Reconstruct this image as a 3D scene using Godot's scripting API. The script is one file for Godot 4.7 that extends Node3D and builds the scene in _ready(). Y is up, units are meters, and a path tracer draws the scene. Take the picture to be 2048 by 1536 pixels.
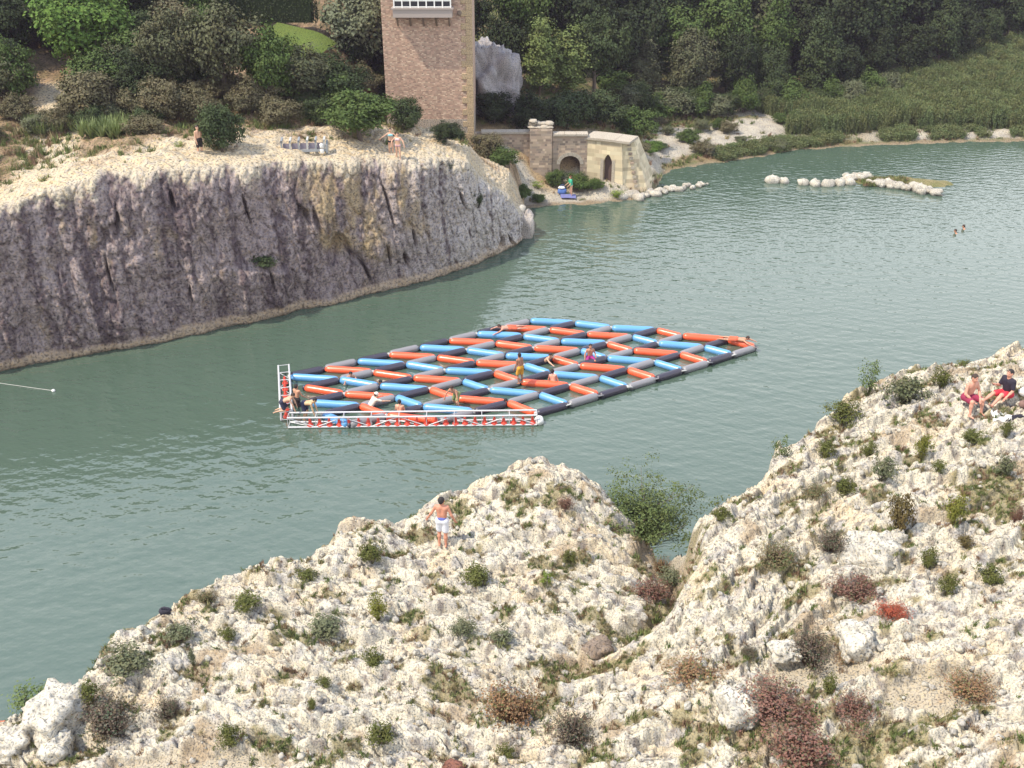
extends Node3D
# A river gorge seen from a high bridge: far limestone cliff, floating tube raft, near white rock bank.
# x to the right, y up, the view goes towards -z ("f" below is the distance forward, f = -z), metres.

func _ready():
	make_camera_and_light()
	make_noises()
	make_materials()
	make_water()
	make_near_bank()
	make_far_cliff()
	make_far_bank()
	make_tower()
	make_mill()
	make_plants()
	make_raft()
	make_truss()
	make_people()
	make_small_things()

func make_camera_and_light():
	var cam := Camera3D.new()
	cam.name = "camera"
	cam.fov = 41.08
	cam.near = 0.1
	cam.far = 900.0
	add_child(cam)
	cam.position = Vector3(0, 25, 0)
	cam.rotation_degrees = Vector3(-28, 0, 0)
	cam.current = true
	var we := WorldEnvironment.new()
	we.name = "environment"
	var env := Environment.new()
	var sm := ProceduralSkyMaterial.new()
	sm.sky_top_color = Color(0.47, 0.56, 0.70)
	sm.sky_horizon_color = Color(0.95, 0.95, 0.94)
	sm.sky_curve = 0.62
	sm.ground_bottom_color = Color(0.30, 0.32, 0.28)
	sm.ground_horizon_color = Color(0.62, 0.64, 0.62)
	sm.energy_multiplier = 2.15
	var sky := Sky.new()
	sky.sky_material = sm
	env.background_mode = Environment.BG_SKY
	env.sky = sky
	env.background_energy_multiplier = 1.0
	env.tonemap_mode = Environment.TONE_MAPPER_LINEAR
	env.tonemap_exposure = 1.26
	env.sdfgi_enabled = true
	env.ssao_enabled = true
	env.ssil_enabled = true
	env.fog_enabled = true
	env.fog_density = 0.0002
	env.fog_light_color = Color(0.86, 0.80, 0.92)
	we.environment = env
	add_child(we)
	var sun := DirectionalLight3D.new()
	sun.name = "sun"
	sun.light_energy = 1.4
	sun.light_color = Color(1.0, 0.955, 0.88)
	sun.light_angular_distance = 0.8
	sun.shadow_enabled = true
	add_child(sun)
	sun.look_at_from_position(Vector3(-0.50, 0.84, 0.20) * 50.0, Vector3.ZERO)

# ------------------------------------------------------------------ noises
var n_low: FastNoiseLite
var n_mid: FastNoiseLite
var n_fine: FastNoiseLite
var n_cell: FastNoiseLite
var n_cell2: FastNoiseLite
var n_tint: FastNoiseLite
var n_crack: FastNoiseLite
var n_crack2: FastNoiseLite
var n_patch: FastNoiseLite
var n_ridge: FastNoiseLite

func noise_of(seed_: int, freq: float, octaves := 3, kind := FastNoiseLite.TYPE_SIMPLEX_SMOOTH) -> FastNoiseLite:
	var n := FastNoiseLite.new()
	n.seed = seed_
	n.noise_type = kind
	n.frequency = freq
	n.fractal_type = FastNoiseLite.FRACTAL_FBM if octaves > 1 else FastNoiseLite.FRACTAL_NONE
	n.fractal_octaves = octaves
	return n

func make_noises():
	n_low = noise_of(11, 0.16, 2)
	n_mid = noise_of(12, 0.7, 3)
	n_fine = noise_of(13, 3.1, 3)
	n_tint = noise_of(14, 0.33, 3)
	n_patch = noise_of(15, 0.8, 3)
	n_ridge = noise_of(16, 0.55, 3)
	n_ridge.fractal_type = FastNoiseLite.FRACTAL_RIDGED
	n_cell = noise_of(17, 0.75, 1, FastNoiseLite.TYPE_CELLULAR)
	n_cell.cellular_return_type = FastNoiseLite.RETURN_DISTANCE
	n_cell.cellular_jitter = 1.0
	n_cell2 = noise_of(18, 2.3, 1, FastNoiseLite.TYPE_CELLULAR)
	n_cell2.cellular_return_type = FastNoiseLite.RETURN_DISTANCE
	n_crack = noise_of(19, 1.25, 1, FastNoiseLite.TYPE_CELLULAR)
	n_crack.cellular_return_type = FastNoiseLite.RETURN_DISTANCE2_SUB
	n_crack2 = noise_of(20, 3.6, 1, FastNoiseLite.TYPE_CELLULAR)
	n_crack2.cellular_return_type = FastNoiseLite.RETURN_DISTANCE2_SUB

# ------------------------------------------------------------------ meshes
class MB:
	var v := PackedVector3Array()
	var n := PackedVector3Array()
	var c := PackedColorArray()
	var i := PackedInt32Array()
	var col := Color(1, 1, 1)
	func tri(a: Vector3, b: Vector3, d: Vector3):
		var nn := (b - a).cross(d - a).normalized()
		var k := v.size()
		v.append(a); v.append(b); v.append(d)
		n.append(nn); n.append(nn); n.append(nn)
		c.append(col); c.append(col); c.append(col)
		i.append(k); i.append(k + 2); i.append(k + 1)
	func quad(a: Vector3, b: Vector3, d: Vector3, e: Vector3):
		# a b d e run counter-clockwise seen from outside
		var nn := (d - a).cross(e - b).normalized()
		var k := v.size()
		v.append(a); v.append(b); v.append(d); v.append(e)
		for q in 4:
			n.append(nn)
			c.append(col)
		i.append(k); i.append(k + 2); i.append(k + 1)
		i.append(k); i.append(k + 3); i.append(k + 2)
	func box(at: Vector3, size: Vector3, b := Basis.IDENTITY):
		var h := size * 0.5
		var p := []
		for q in 8:
			p.append(at + b * Vector3(h.x if q & 1 else -h.x, h.y if q & 2 else -h.y, h.z if q & 4 else -h.z))
		quad(p[4], p[5], p[7], p[6])
		quad(p[1], p[0], p[2], p[3])
		quad(p[0], p[4], p[6], p[2])
		quad(p[5], p[1], p[3], p[7])
		quad(p[2], p[6], p[7], p[3])
		quad(p[0], p[1], p[5], p[4])
	func rings(rows: Array, closed_ends := true):
		# rows: arrays of points round a shape, smooth normals
		var m: int = rows[0].size()
		var base := v.size()
		for r in rows.size():
			for q in m:
				var a: Vector3 = rows[r][(q + 1) % m] - rows[r][(q + m - 1) % m]
				var b: Vector3 = rows[min(r + 1, rows.size() - 1)][q] - rows[max(r - 1, 0)][q]
				var nn := b.cross(a)
				v.append(rows[r][q])
				n.append(nn.normalized() if nn.length() > 1e-9 else b.normalized())
				c.append(col)
		for r in rows.size() - 1:
			for q in m:
				var k0 := base + r * m + q
				var k1 := base + r * m + (q + 1) % m
				i.append(k0); i.append(k1); i.append(k0 + m)
				i.append(k1); i.append(k1 + m); i.append(k0 + m)
		if closed_ends:
			for s in 2:
				var r: int = 0 if s == 0 else rows.size() - 1
				var mid := Vector3.ZERO
				for q in m:
					mid += rows[r][q]
				mid /= m
				for q in m:
					if s == 0:
						tri(mid, rows[r][q], rows[r][(q + 1) % m])
					else:
						tri(mid, rows[r][(q + 1) % m], rows[r][q])
	func path(points: Array, radii: Array, seg := 6):
		var rows := []
		var side := Vector3.ZERO
		for k in points.size():
			var d: Vector3 = points[min(k + 1, points.size() - 1)] - points[max(k - 1, 0)]
			d = d.normalized()
			if side == Vector3.ZERO:
				side = d.cross(Vector3.UP if abs(d.y) < 0.9 else Vector3.RIGHT).normalized()
			side = (side - d * side.dot(d)).normalized()
			var up := d.cross(side)
			var ring := []
			for q in seg:
				var t := TAU * q / seg
				ring.append(points[k] + (side * cos(t) + up * sin(t)) * radii[k])
			rows.append(ring)
		rings(rows)
	func bar(a: Vector3, b: Vector3, r0: float, r1 := -1.0, seg := 6):
		path([a, b], [r0, r0 if r1 < 0.0 else r1], seg)
	func lathe(profile: Array, seg: int, t := Transform3D.IDENTITY):
		# profile: Vector2(radius, y)
		var rows := []
		for p in profile:
			var ring := []
			for q in seg:
				var g := -TAU * q / seg
				ring.append(t * Vector3(cos(g) * p.x, p.y, sin(g) * p.x))
			rows.append(ring)
		rings(rows)
	func blob(at: Vector3, size: Vector3, noise: FastNoiseLite, rough: float, offset: Vector3, seg := 14, b := Basis.IDENTITY, chips: FastNoiseLite = null):
		# broken stone: squared-off, lumpy, with chipped facets and an uneven tone
		var rows := []
		var first := v.size()
		for r in seg / 2 + 1:
			var th := PI * (0.02 + 0.96 * r / (seg / 2.0))
			var ring := []
			for q in seg:
				var g := -TAU * q / seg
				var d := Vector3(sin(th) * cos(g), -cos(th), sin(th) * sin(g))
				var k := 1.0 + rough * noise.get_noise_3dv(d * 1.6 + offset)
				if chips != null:
					k += rough * (0.16 - 0.55 * chips.get_noise_3dv(d * 1.5 + offset * 1.7)) + rough * 0.35 * noise.get_noise_3dv(d * 6.0 + offset)
				var s: float = maxf(absf(d.x), maxf(absf(d.y), absf(d.z)))
				k *= lerpf(1.0, 0.85 / s, 0.5)
				ring.append(at + b * (d * k * size * 0.5))
			rows.append(ring)
		var base_col := col
		rings(rows)
		for q in range(first, v.size()):
			var t := 1.0 + 0.45 * noise.get_noise_3dv(v[q] * 2.3 + offset)
			c[q] = Color(base_col.r * t, base_col.g * t, base_col.b * t)
	func mesh(smooth_again := false) -> ArrayMesh:
		var m := ArrayMesh.new()
		var a := []
		a.resize(Mesh.ARRAY_MAX)
		a[Mesh.ARRAY_VERTEX] = v
		a[Mesh.ARRAY_NORMAL] = n
		a[Mesh.ARRAY_COLOR] = c
		a[Mesh.ARRAY_INDEX] = i
		m.add_surface_from_arrays(Mesh.PRIMITIVE_TRIANGLES, a)
		return m

var used := {}
func numbered(nm: String) -> String:
	var k: int = used.get(nm, 0)
	used[nm] = k + 1
	return nm if k == 0 else "%s_%03d" % [nm, k]

func put(mesh: Mesh, nm: String, mat: Material, parent: Node3D = null, at := Vector3.ZERO) -> MeshInstance3D:
	var o := MeshInstance3D.new()
	o.mesh = mesh
	o.material_override = mat
	o.position = at
	if parent == null:
		o.name = numbered(nm)
		add_child(o)
	else:
		o.name = nm
		parent.add_child(o, true)
	return o

func base(nm: String, at := Vector3.ZERO, turn := 0.0) -> Node3D:
	var o := Node3D.new()
	o.name = numbered(nm)
	add_child(o)
	o.position = at
	o.rotation.y = turn
	return o

func tag(o: Node, label: String, category: String, group := "", kind := ""):
	if label != "":
		o.set_meta("label", label)
	if category != "":
		o.set_meta("category", category)
	if group != "":
		o.set_meta("group", group)
	if kind != "":
		o.set_meta("kind", kind)

func P3(x: float, h: float, f: float) -> Vector3:
	return Vector3(x, h, -f)

func lin(x: float, xs: Array, ys: Array) -> float:
	if x <= xs[0]:
		return ys[0]
	for k in range(1, xs.size()):
		if x <= xs[k]:
			return lerpf(ys[k - 1], ys[k], (x - xs[k - 1]) / (xs[k] - xs[k - 1]))
	return ys[-1]

# ------------------------------------------------------------------ materials
var M := {}

func noise_image(size: int, freq: float, seed_: int, octaves := 4, kind := FastNoiseLite.TYPE_SIMPLEX_SMOOTH) -> Image:
	var n := noise_of(seed_, freq, octaves, kind)
	return n.get_seamless_image(size, size)

func ramp_texture(img: Image, stops: Array) -> ImageTexture:
	# stops: [value, Color] pairs, grey image to colours
	var w := img.get_width()
	var h := img.get_height()
	var out := Image.create(w, h, false, Image.FORMAT_RGB8)
	var lut := []
	for k in 256:
		var t := k / 255.0
		var c: Color = stops[0][1]
		for s in range(1, stops.size()):
			if t >= stops[s - 1][0]:
				var u: float = clampf((t - stops[s - 1][0]) / maxf(stops[s][0] - stops[s - 1][0], 0.001), 0, 1)
				c = (stops[s - 1][1] as Color).lerp(stops[s][1], u)
		lut.append(c)
	for y in h:
		for x in w:
			out.set_pixel(x, y, lut[int(img.get_pixel(x, y).r * 255.0)])
	out.generate_mipmaps()
	return ImageTexture.create_from_image(out)

func normal_texture(img: Image, strength: float) -> ImageTexture:
	var c := img.duplicate()
	c.convert(Image.FORMAT_RGBA8)
	# one pixel of wrap-around on each side, so that the map tiles without a seam
	var w := img.get_width()
	var h := img.get_height()
	var p := Image.create(w + 2, h + 2, false, Image.FORMAT_RGBA8)
	p.blit_rect(c, Rect2i(0, 0, w, h), Vector2i(1, 1))
	p.blit_rect(c, Rect2i(w - 1, 0, 1, h), Vector2i(0, 1))
	p.blit_rect(c, Rect2i(0, 0, 1, h), Vector2i(w + 1, 1))
	p.blit_rect(c, Rect2i(0, h - 1, w, 1), Vector2i(1, 0))
	p.blit_rect(c, Rect2i(0, 0, w, 1), Vector2i(1, h + 1))
	p.bump_map_to_normal_map(strength)
	c = p.get_region(Rect2i(1, 1, w, h))
	c.generate_mipmaps()
	return ImageTexture.create_from_image(c)

func ripple_texture(size: int, tile: float) -> ImageTexture:
	# wind ripples as a sum of sines with whole wave numbers, so that the map tiles exactly
	var rng := RandomNumberGenerator.new()
	rng.seed = 71
	var h := PackedFloat32Array()
	h.resize(size * size)
	for k in 30:
		var wl := 0.13 * pow(7.5, k / 29.0)
		var a := rng.randfn() * 0.55 + PI / 2.0 + 0.25
		var kx := roundi(cos(a) * tile / wl)
		var ky := roundi(sin(a) * tile / wl)
		var amp := 0.0015 * pow(wl, 0.8)
		var ph := rng.randf() * TAU
		var cx := PackedFloat32Array()
		var sx := PackedFloat32Array()
		for x in size:
			cx.append(amp * cos(TAU * kx * x / size + ph))
			sx.append(amp * sin(TAU * kx * x / size + ph))
		for y in size:
			var c := cos(TAU * ky * y / size)
			var s := sin(TAU * ky * y / size)
			var row := y * size
			for x in size:
				h[row + x] += sx[x] * c + cx[x] * s
	var data := PackedByteArray()
	data.resize(size * size * 3)
	var g := size / tile * 0.5
	for y in size:
		for x in size:
			var dx := (h[y * size + (x + 1) % size] - h[y * size + (x + size - 1) % size]) * g
			var dy := (h[((y + 1) % size) * size + x] - h[((y + size - 1) % size) * size + x]) * g
			var n := Vector3(-dx, dy, 1.0).normalized()
			var q := (y * size + x) * 3
			data[q] = int((n.x * 0.5 + 0.5) * 255.0)
			data[q + 1] = int((n.y * 0.5 + 0.5) * 255.0)
			data[q + 2] = int((n.z * 0.5 + 0.5) * 255.0)
	var img := Image.create_from_data(size, size, false, Image.FORMAT_RGB8, data)
	img.generate_mipmaps()
	return ImageTexture.create_from_image(img)

func grey(v: float) -> Color:
	return Color(v, v, v)

func plain(col: Color, rough := 0.8, metal := 0.0) -> StandardMaterial3D:
	var m := StandardMaterial3D.new()
	m.albedo_color = col.linear_to_srgb()
	m.roughness = rough
	m.metallic = metal
	return m

func leaf_material(col: Color) -> StandardMaterial3D:
	var m := plain(col, 0.7)
	m.metallic_specular = 0.25
	m.vertex_color_use_as_albedo = true
	m.cull_mode = BaseMaterial3D.CULL_DISABLED
	m.backlight_enabled = true
	m.backlight = Color(col.r * 0.5, col.g * 0.6, col.b * 0.25).linear_to_srgb()
	return m

func rock_material(tile: float, normal_scale: float, spec: ImageTexture, nrm: ImageTexture) -> StandardMaterial3D:
	var m := StandardMaterial3D.new()
	m.vertex_color_use_as_albedo = true
	m.albedo_texture = spec
	m.normal_enabled = true
	m.normal_texture = nrm
	m.normal_scale = normal_scale
	m.roughness = 0.93
	m.metallic_specular = 0.3
	m.uv1_triplanar = true
	m.uv1_world_triplanar = true
	m.uv1_scale = Vector3.ONE / tile
	return m

func make_materials():
	var grain := noise_image(1024, 0.022, 31, 5)
	var grain2 := noise_image(1024, 0.05, 32, 4)
	var chips := noise_image(1024, 0.03, 33, 3, FastNoiseLite.TYPE_CELLULAR)
	var stain := ramp_texture(grain, [[0.0, grey(0.30)], [0.28, grey(0.60)], [0.40, grey(0.92)], [0.6, grey(1.0)], [0.75, Color(1.0, 0.95, 0.84)], [0.9, Color(0.95, 0.86, 0.7)]])
	M.stain = stain
	M.nrm = normal_texture(grain, 9.0)
	M.nrm2 = normal_texture(grain2, 7.0)
	M.near_rock = rock_material(1.5, 1.0, stain, normal_texture(chips, 10.0))
	M.cliff = rock_material(4.5, 1.0, stain, M.nrm)
	M.ground = rock_material(3.0, 0.8, stain, M.nrm2)
	M.boulder = rock_material(2.2, 0.9, stain, M.nrm)
	# water: turbid green river with wind ripples
	var w := StandardMaterial3D.new()
	w.albedo_color = Color(0.062, 0.096, 0.070).linear_to_srgb()
	w.roughness = 0.07
	w.metallic_specular = 0.75
	w.normal_enabled = true
	w.normal_texture = ripple_texture(512, 7.0)
	w.normal_scale = 1.0
	w.uv1_triplanar = true
	w.uv1_world_triplanar = true
	w.uv1_scale = Vector3.ONE / 7.0
	M.water = w
	# inflatable tubes
	var shiny := func(c: Color, r: float):
		var m := plain(c, r)
		m.clearcoat_enabled = true
		m.clearcoat = 0.5
		m.clearcoat_roughness = 0.25
		return m
	M.tube_red = shiny.call(Color(0.80, 0.105, 0.032), 0.36)
	M.tube_blue = shiny.call(Color(0.105, 0.31, 0.58), 0.36)
	M.tube_grey = shiny.call(Color(0.21, 0.205, 0.215), 0.45)
	M.tube_black = shiny.call(Color(0.034, 0.028, 0.045), 0.45)
	M.flap = plain(Color(0.42, 0.42, 0.41), 0.6)
	M.alu = plain(Color(0.56, 0.56, 0.57), 0.45, 0.15)
	M.cone = plain(Color(0.72, 0.07, 0.04), 0.5)
	M.rope = plain(Color(0.5, 0.5, 0.46), 0.8)
	M.white = plain(Color(0.72, 0.71, 0.68), 0.7)
	M.dark_cloth = plain(Color(0.02, 0.018, 0.03), 0.85)
	M.blue_cloth = plain(Color(0.08, 0.16, 0.42), 0.85)
	M.orange_cloth = plain(Color(0.7, 0.14, 0.04), 0.85)
	M.wood = plain(Color(0.2, 0.15, 0.11), 0.85)
	M.grey_metal = plain(Color(0.30, 0.32, 0.34), 0.5, 0.3)
	M.glass_dark = plain(Color(0.02, 0.022, 0.03), 0.08)
	M.bark = plain(Color(0.12, 0.095, 0.075), 0.95)
	M.twig = plain(Color(0.16, 0.11, 0.09), 0.95)
	# leaves
	M.leaf_dark = leaf_material(Color(0.034, 0.046, 0.02))
	M.leaf_mid = leaf_material(Color(0.078, 0.115, 0.034))
	M.leaf_bright = leaf_material(Color(0.10, 0.165, 0.036))
	M.leaf_grey = leaf_material(Color(0.125, 0.135, 0.078))
	M.leaf_olive = leaf_material(Color(0.15, 0.165, 0.105))
	M.leaf_brown = leaf_material(Color(0.17, 0.135, 0.075))
	M.leaf_box = leaf_material(Color(0.10, 0.108, 0.032))
	M.leaf_lime = leaf_material(Color(0.17, 0.23, 0.04))
	M.leaf_red = leaf_material(Color(0.20, 0.105, 0.082))
	M.leaf_crimson = leaf_material(Color(0.36, 0.085, 0.05))
	M.leaf_rust = leaf_material(Color(0.25, 0.15, 0.085))
	M.leaf_purple = leaf_material(Color(0.135, 0.105, 0.08))
	M.leaf_reed = leaf_material(Color(0.125, 0.15, 0.068))
	M.grass = leaf_material(Color(1, 1, 1))
	M.grass.backlight_enabled = false

# ------------------------------------------------------------------ river
func make_water():
	var b := MB.new()
	var n1 := noise_of(51, 0.55, 2)
	var n2 := noise_of(52, 1.7, 2)
	# a fine sheet where it is seen, waves a few centimetres high
	var xs := []
	var fs := []
	var x := -46.0
	while x < 66.0:
		xs.append(x)
		x += 0.22
	var f := 17.0
	while f < 104.0:
		fs.append(f)
		f += 0.16 + 0.001 * (f - 17.0)
	var nx := xs.size()
	var hs := PackedFloat32Array()
	hs.resize(nx * fs.size())
	for j in fs.size():
		for k in nx:
			var hx: float = xs[k]
			var hf: float = fs[j]
			var calm := clampf(0.85 + 0.6 * n_low.get_noise_2d(hx * 0.35, hf * 0.8), 0.35, 1.3) * lerpf(1.15, 0.45, smoothstep(-5.0, 28.0, hx))
			hs[j * nx + k] = calm * (0.024 * n1.get_noise_2d(hx * 0.7, hf * 1.2) + 0.015 * n2.get_noise_2d(hx * 0.7, hf * 1.25))
	for j in fs.size():
		for k in nx:
			var q := j * nx + k
			b.v.append(P3(xs[k], hs[q], fs[j]))
			var kx: int = mini(k + 1, nx - 1)
			var jf: int = mini(j + 1, fs.size() - 1)
			var dx: float = (hs[j * nx + kx] - hs[q]) / 0.22
			var df: float = (hs[jf * nx + k] - hs[q]) / maxf(fs[jf] - fs[j], 0.1)
			b.n.append(Vector3(-dx, 1, df).normalized())
			b.c.append(Color.WHITE)
	for j in fs.size() - 1:
		for k in nx - 1:
			var q := j * nx + k
			b.i.append(q); b.i.append(q + nx); b.i.append(q + 1)
			b.i.append(q + 1); b.i.append(q + nx); b.i.append(q + nx + 1)
	# and plain sheets out to the sides
	var x0: float = xs[0]
	var x1: float = xs[-1]
	var f0: float = fs[0]
	var f1: float = fs[-1]
	for r in [[-400, x0, -200, 500], [x1, 400, -200, 500], [x0, x1, -200, f0], [x0, x1, f1, 500]]:
		b.quad(P3(r[0], 0, r[2]), P3(r[1], 0, r[2]), P3(r[1], 0, r[3]), P3(r[0], 0, r[3]))
	var o := put(b.mesh(), "river_water", M.water)
	tag(o, "calm green river with small wind ripples", "river", "", "structure")

# a strip of land as a grid: heights and colours from a callable, normals from the grid
func sheet(rows: Array, cols: Array) -> ArrayMesh:
	# rows: array of PackedVector3Array of equal length, cols: same of PackedColorArray
	var b := MB.new()
	var nr := rows.size()
	var nc: int = rows[0].size()
	for r in nr:
		var here: PackedVector3Array = rows[r]
		var up: PackedVector3Array = rows[mini(r + 1, nr - 1)]
		var dn: PackedVector3Array = rows[maxi(r - 1, 0)]
		var nn := PackedVector3Array()
		nn.resize(nc)
		for k in nc:
			var a := here[mini(k + 1, nc - 1)] - here[maxi(k - 1, 0)]
			var d := up[k] - dn[k]
			nn[k] = a.cross(d).normalized()
		b.v.append_array(here)
		b.n.append_array(nn)
		b.c.append_array(cols[r])
	var idx := PackedInt32Array()
	idx.resize((nr - 1) * (nc - 1) * 6)
	var w := 0
	for r in nr - 1:
		for k in nc - 1:
			var q := r * nc + k
			idx[w] = q; idx[w + 1] = q + nc; idx[w + 2] = q + 1
			idx[w + 3] = q + 1; idx[w + 4] = q + nc; idx[w + 5] = q + nc + 1
			w += 6
	b.i = idx
	return b.mesh()

# ------------------------------------------------------------------ near bank (white karst rock)
const EDGE_X := [-40.0, -20.0, -13.0, -11.5, -10.8, -9.9, -9.5, -8.8, -7.0, -5.7, -5.2, -4.0, -2.65, -1.55, -0.4, 0.6, 1.6, 2.4, 3.0, 3.6, 4.6, 5.2, 6.2, 7.4, 8.1, 9.2, 10.4, 11.6, 12.6, 14.5, 17.0, 22.0, 45.0]
const EDGE_F := [12.0, 16.5, 19.3, 20.0, 21.6, 22.4, 23.2, 23.8, 24.5, 25.2, 26.4, 26.3, 27.2, 27.7, 28.3, 28.4, 28.2, 27.8, 27.3, 27.0, 26.6, 24.2, 24.6, 25.4, 26.6, 27.6, 28.5, 29.6, 30.2, 30.6, 30.7, 31.5, 34.0]
const GULLY_F := [8.0, 14.0, 16.5, 18.6, 20.0, 20.9, 22.1, 23.2, 24.3, 25.5, 30.0]
const GULLY_X := [-9.0, -5.0, -2.0, 0.0, 1.4, 3.0, 4.2, 4.75, 4.6, 4.5, 4.4]

func near_base(x: float, f: float) -> float:
	var left := 5.95 + 0.02 * (f - 22.0)
	left += 1.15 * exp(-pow((x - 0.9) / 2.5, 2) - pow((f - 27.4) / 2.0, 2))
	left += 0.35 * exp(-pow((x + 4.6) / 1.3, 2) - pow((f - 25.6) / 1.2, 2))
	left -= 0.16 * maxf(0.0, -7.5 - x)
	left += 0.5 * exp(-pow((x + 10.0) / 1.2, 2) - pow((f - 21.2) / 1.3, 2))
	var right := 8.0 + 0.2 * (x - 5.0) - 0.04 * maxf(0.0, f - 24.0)
	right = minf(right, 11.5)
	right -= 0.10 * maxf(0.0, 21.0 - f) * clampf((10.0 - x) / 6.0, 0.0, 1.0)
	var gx := lin(f, GULLY_F, GULLY_X)
	var wide := lerpf(5.5, 0.75, smoothstep(18.0, 22.8, f))
	var t := smoothstep(gx, gx + wide, x)
	var h := lerpf(left, right, t)
	var deep := lerpf(0.22, 0.75, smoothstep(19.0, 23.5, f))
	h -= deep * exp(-pow((x - gx) / lerpf(1.1, 0.75, t), 2))
	return h

func near_height(x: float, f: float) -> float:
	var warp := n_mid.get_noise_2d(x, f) * 0.35
	var e := lin(x + 0.5 * n_mid.get_noise_2d(x * 0.8, 40.0), EDGE_X, EDGE_F) - f + warp * 0.8
	var h := near_base(x, f)
	# bedding: ledges that step up away from the river view
	var right := smoothstep(3.5, 8.0, x)
	var dir := lerpf(0.22, -0.38, right)
	var c := (f + dir * x + 1.3 * n_low.get_noise_2d(x, f) + warp) / 1.25
	var fr := c - floorf(c)
	var lip := 0.26 + 0.30 * n_tint.get_noise_2d(x * 2.0 + 40.0, f * 2.0)
	h += maxf(lip, 0.04) * (smoothstep(0.0, 0.16, fr) - fr)
	var c2 := (f * 1.0 + dir * x + 0.7 * n_mid.get_noise_2d(x * 0.5 + 9.0, f * 0.7)) / 0.34
	fr = c2 - floorf(c2)
	h += (0.07 + 0.04 * right) * (smoothstep(0.0, 0.22, fr) - fr) * clampf(0.75 + 1.4 * n_tint.get_noise_2d(f * 1.3, x * 1.3), 0.0, 1.3)
	# slabs and nodules, drawn out along the bedding
	var ang := lerpf(-0.22, 0.36, right)
	var u := x * cos(ang) + f * sin(ang)
	var w := f * cos(ang) - x * sin(ang) + warp * 0.5
	h += 0.20 * n_low.get_noise_2d(x * 2.3, f * 2.3)
	h -= (0.16 - 0.05 * right) * n_cell.get_noise_2d(u * 0.8 + warp, w * 1.4) + 0.05
	h -= 0.105 * n_cell2.get_noise_2d(u * 0.62 + warp * 0.6, w * 1.45)
	h -= 0.050 * n_cell2.get_noise_2d(u * 1.7 + 31.0, w * 3.4)
	h += 0.045 * n_fine.get_noise_2d(u * 0.7, w * 1.2)
	# joints between the slabs
	var broken := clampf(0.55 + 1.8 * n_tint.get_noise_2d(x * 1.7, f * 1.7 + 50.0), 0.0, 1.0)
	h -= 0.19 * (1.0 - smoothstep(0.0, 0.13, n_crack.get_noise_2d(u * 0.62 + warp * 0.7, w * 1.9) + 1.0)) * broken
	h -= 0.085 * (1.0 - smoothstep(0.0, 0.20, n_crack2.get_noise_2d(u * 0.6, w * 1.9) + 1.0)) * (1.15 - 0.5 * broken)
	# clints: a few deep narrow cracks
	var rg := n_ridge.get_noise_2d(u * 0.8 + warp, w * 1.9)
	h -= 0.26 * smoothstep(0.74, 0.90, rg)
	# level pockets of sand
	h = lerpf(h, near_base(x, f) - 0.12, 0.8 * pocket(x, f, SAND))
	# the drop to the river
	if e < 1.4:
		h -= 0.32 * pow((1.4 - maxf(e, 0.0)) / 1.4, 2)
	if e < 0.0:
		h -= -e * (5.0 + 2.0 * n_low.get_noise_2d(x * 3.0, 7.0))
	return maxf(h, -2.5)

const SAND := [[6.9, 17.5, 1.25, 0.5], [9.1, 16.35, 1.2, 0.55], [4.6, 24.9, 0.7, 1.2], [-7.6, 17.0, 2.2, 0.4]]
const TURF := [[12.7, 22.6, 0.9, 1.0], [14.6, 27.4, 0.8, 0.4], [7.0, 15.2, 1.4, 0.5], [5.3, 16.2, 1.6, 0.5], [9.4, 21.3, 0.9, 0.4], [2.0, 19.6, 1.0, 0.4]]
func pocket(x: float, f: float, list: Array) -> float:
	var m := 0.0
	for e in list:
		var d: float = pow((x - e[0]) / e[2], 2) + pow((f - e[1]) / e[3], 2)
		if d < 3.0:
			m = maxf(m, smoothstep(1.35, 0.7, d + 0.9 * n_patch.get_noise_2d(x * 1.5, f * 1.5)))
	return m

func green_mask(x: float, f: float) -> float:
	# where thin turf has a hold on the rock
	var m := n_patch.get_noise_2d(x * 0.9 + 60.0, f * 1.5) * 0.75 + n_tint.get_noise_2d(x * 1.4 + 5.0, f * 1.9) * 0.6
	var gx := lin(f, GULLY_F, GULLY_X)
	m += 0.42 * exp(-pow((x - gx) / 0.8, 2)) * smoothstep(16.5, 19.0, f)
	m = maxf(m, 0.55 * pocket(x, f, TURF))
	m -= pocket(x, f, SAND)
	return m

func near_color(x: float, f: float) -> Color:
	var t1 := n_tint.get_noise_2d(x, f)
	var t2 := n_patch.get_noise_2d(x * 1.6, f * 2.2)
	var t3 := n_fine.get_noise_2d(x * 0.9 + 13.0, f * 1.2)
	var c := Color(0.595, 0.55, 0.455)
	c = c.lerp(Color(0.60, 0.50, 0.355), clampf(t1 * 1.7 - 0.12, 0.0, 0.75))
	c = c.lerp(Color(0.40, 0.385, 0.375), clampf(t2 * 2.2 - 0.2, 0.0, 0.85))
	c = c.lerp(Color(0.17, 0.145, 0.14), clampf((t3 - 0.18) * 3.2, 0.0, 0.75))
	var g := green_mask(x, f)
	c = c.lerp(Color(0.25, 0.215, 0.115), clampf((g - 0.23) * 5.0 + t3 * 0.6, 0.0, 0.82))
	var soil := n_tint.get_noise_2d(x * 1.1 + 90.0, f * 1.5 + 20.0) + 0.5 * exp(-pow((x - lin(f, GULLY_F, GULLY_X)) / 0.7, 2)) * smoothstep(20.0, 22.0, f)
	c = c.lerp(Color(0.41, 0.36, 0.28), 0.9 * pocket(x, f, SAND))
	c = c.lerp(Color(0.37, 0.295, 0.21), clampf((soil - 0.36) * 5.0 + t3 * 0.4, 0.0, 0.85))
	return c

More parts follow.
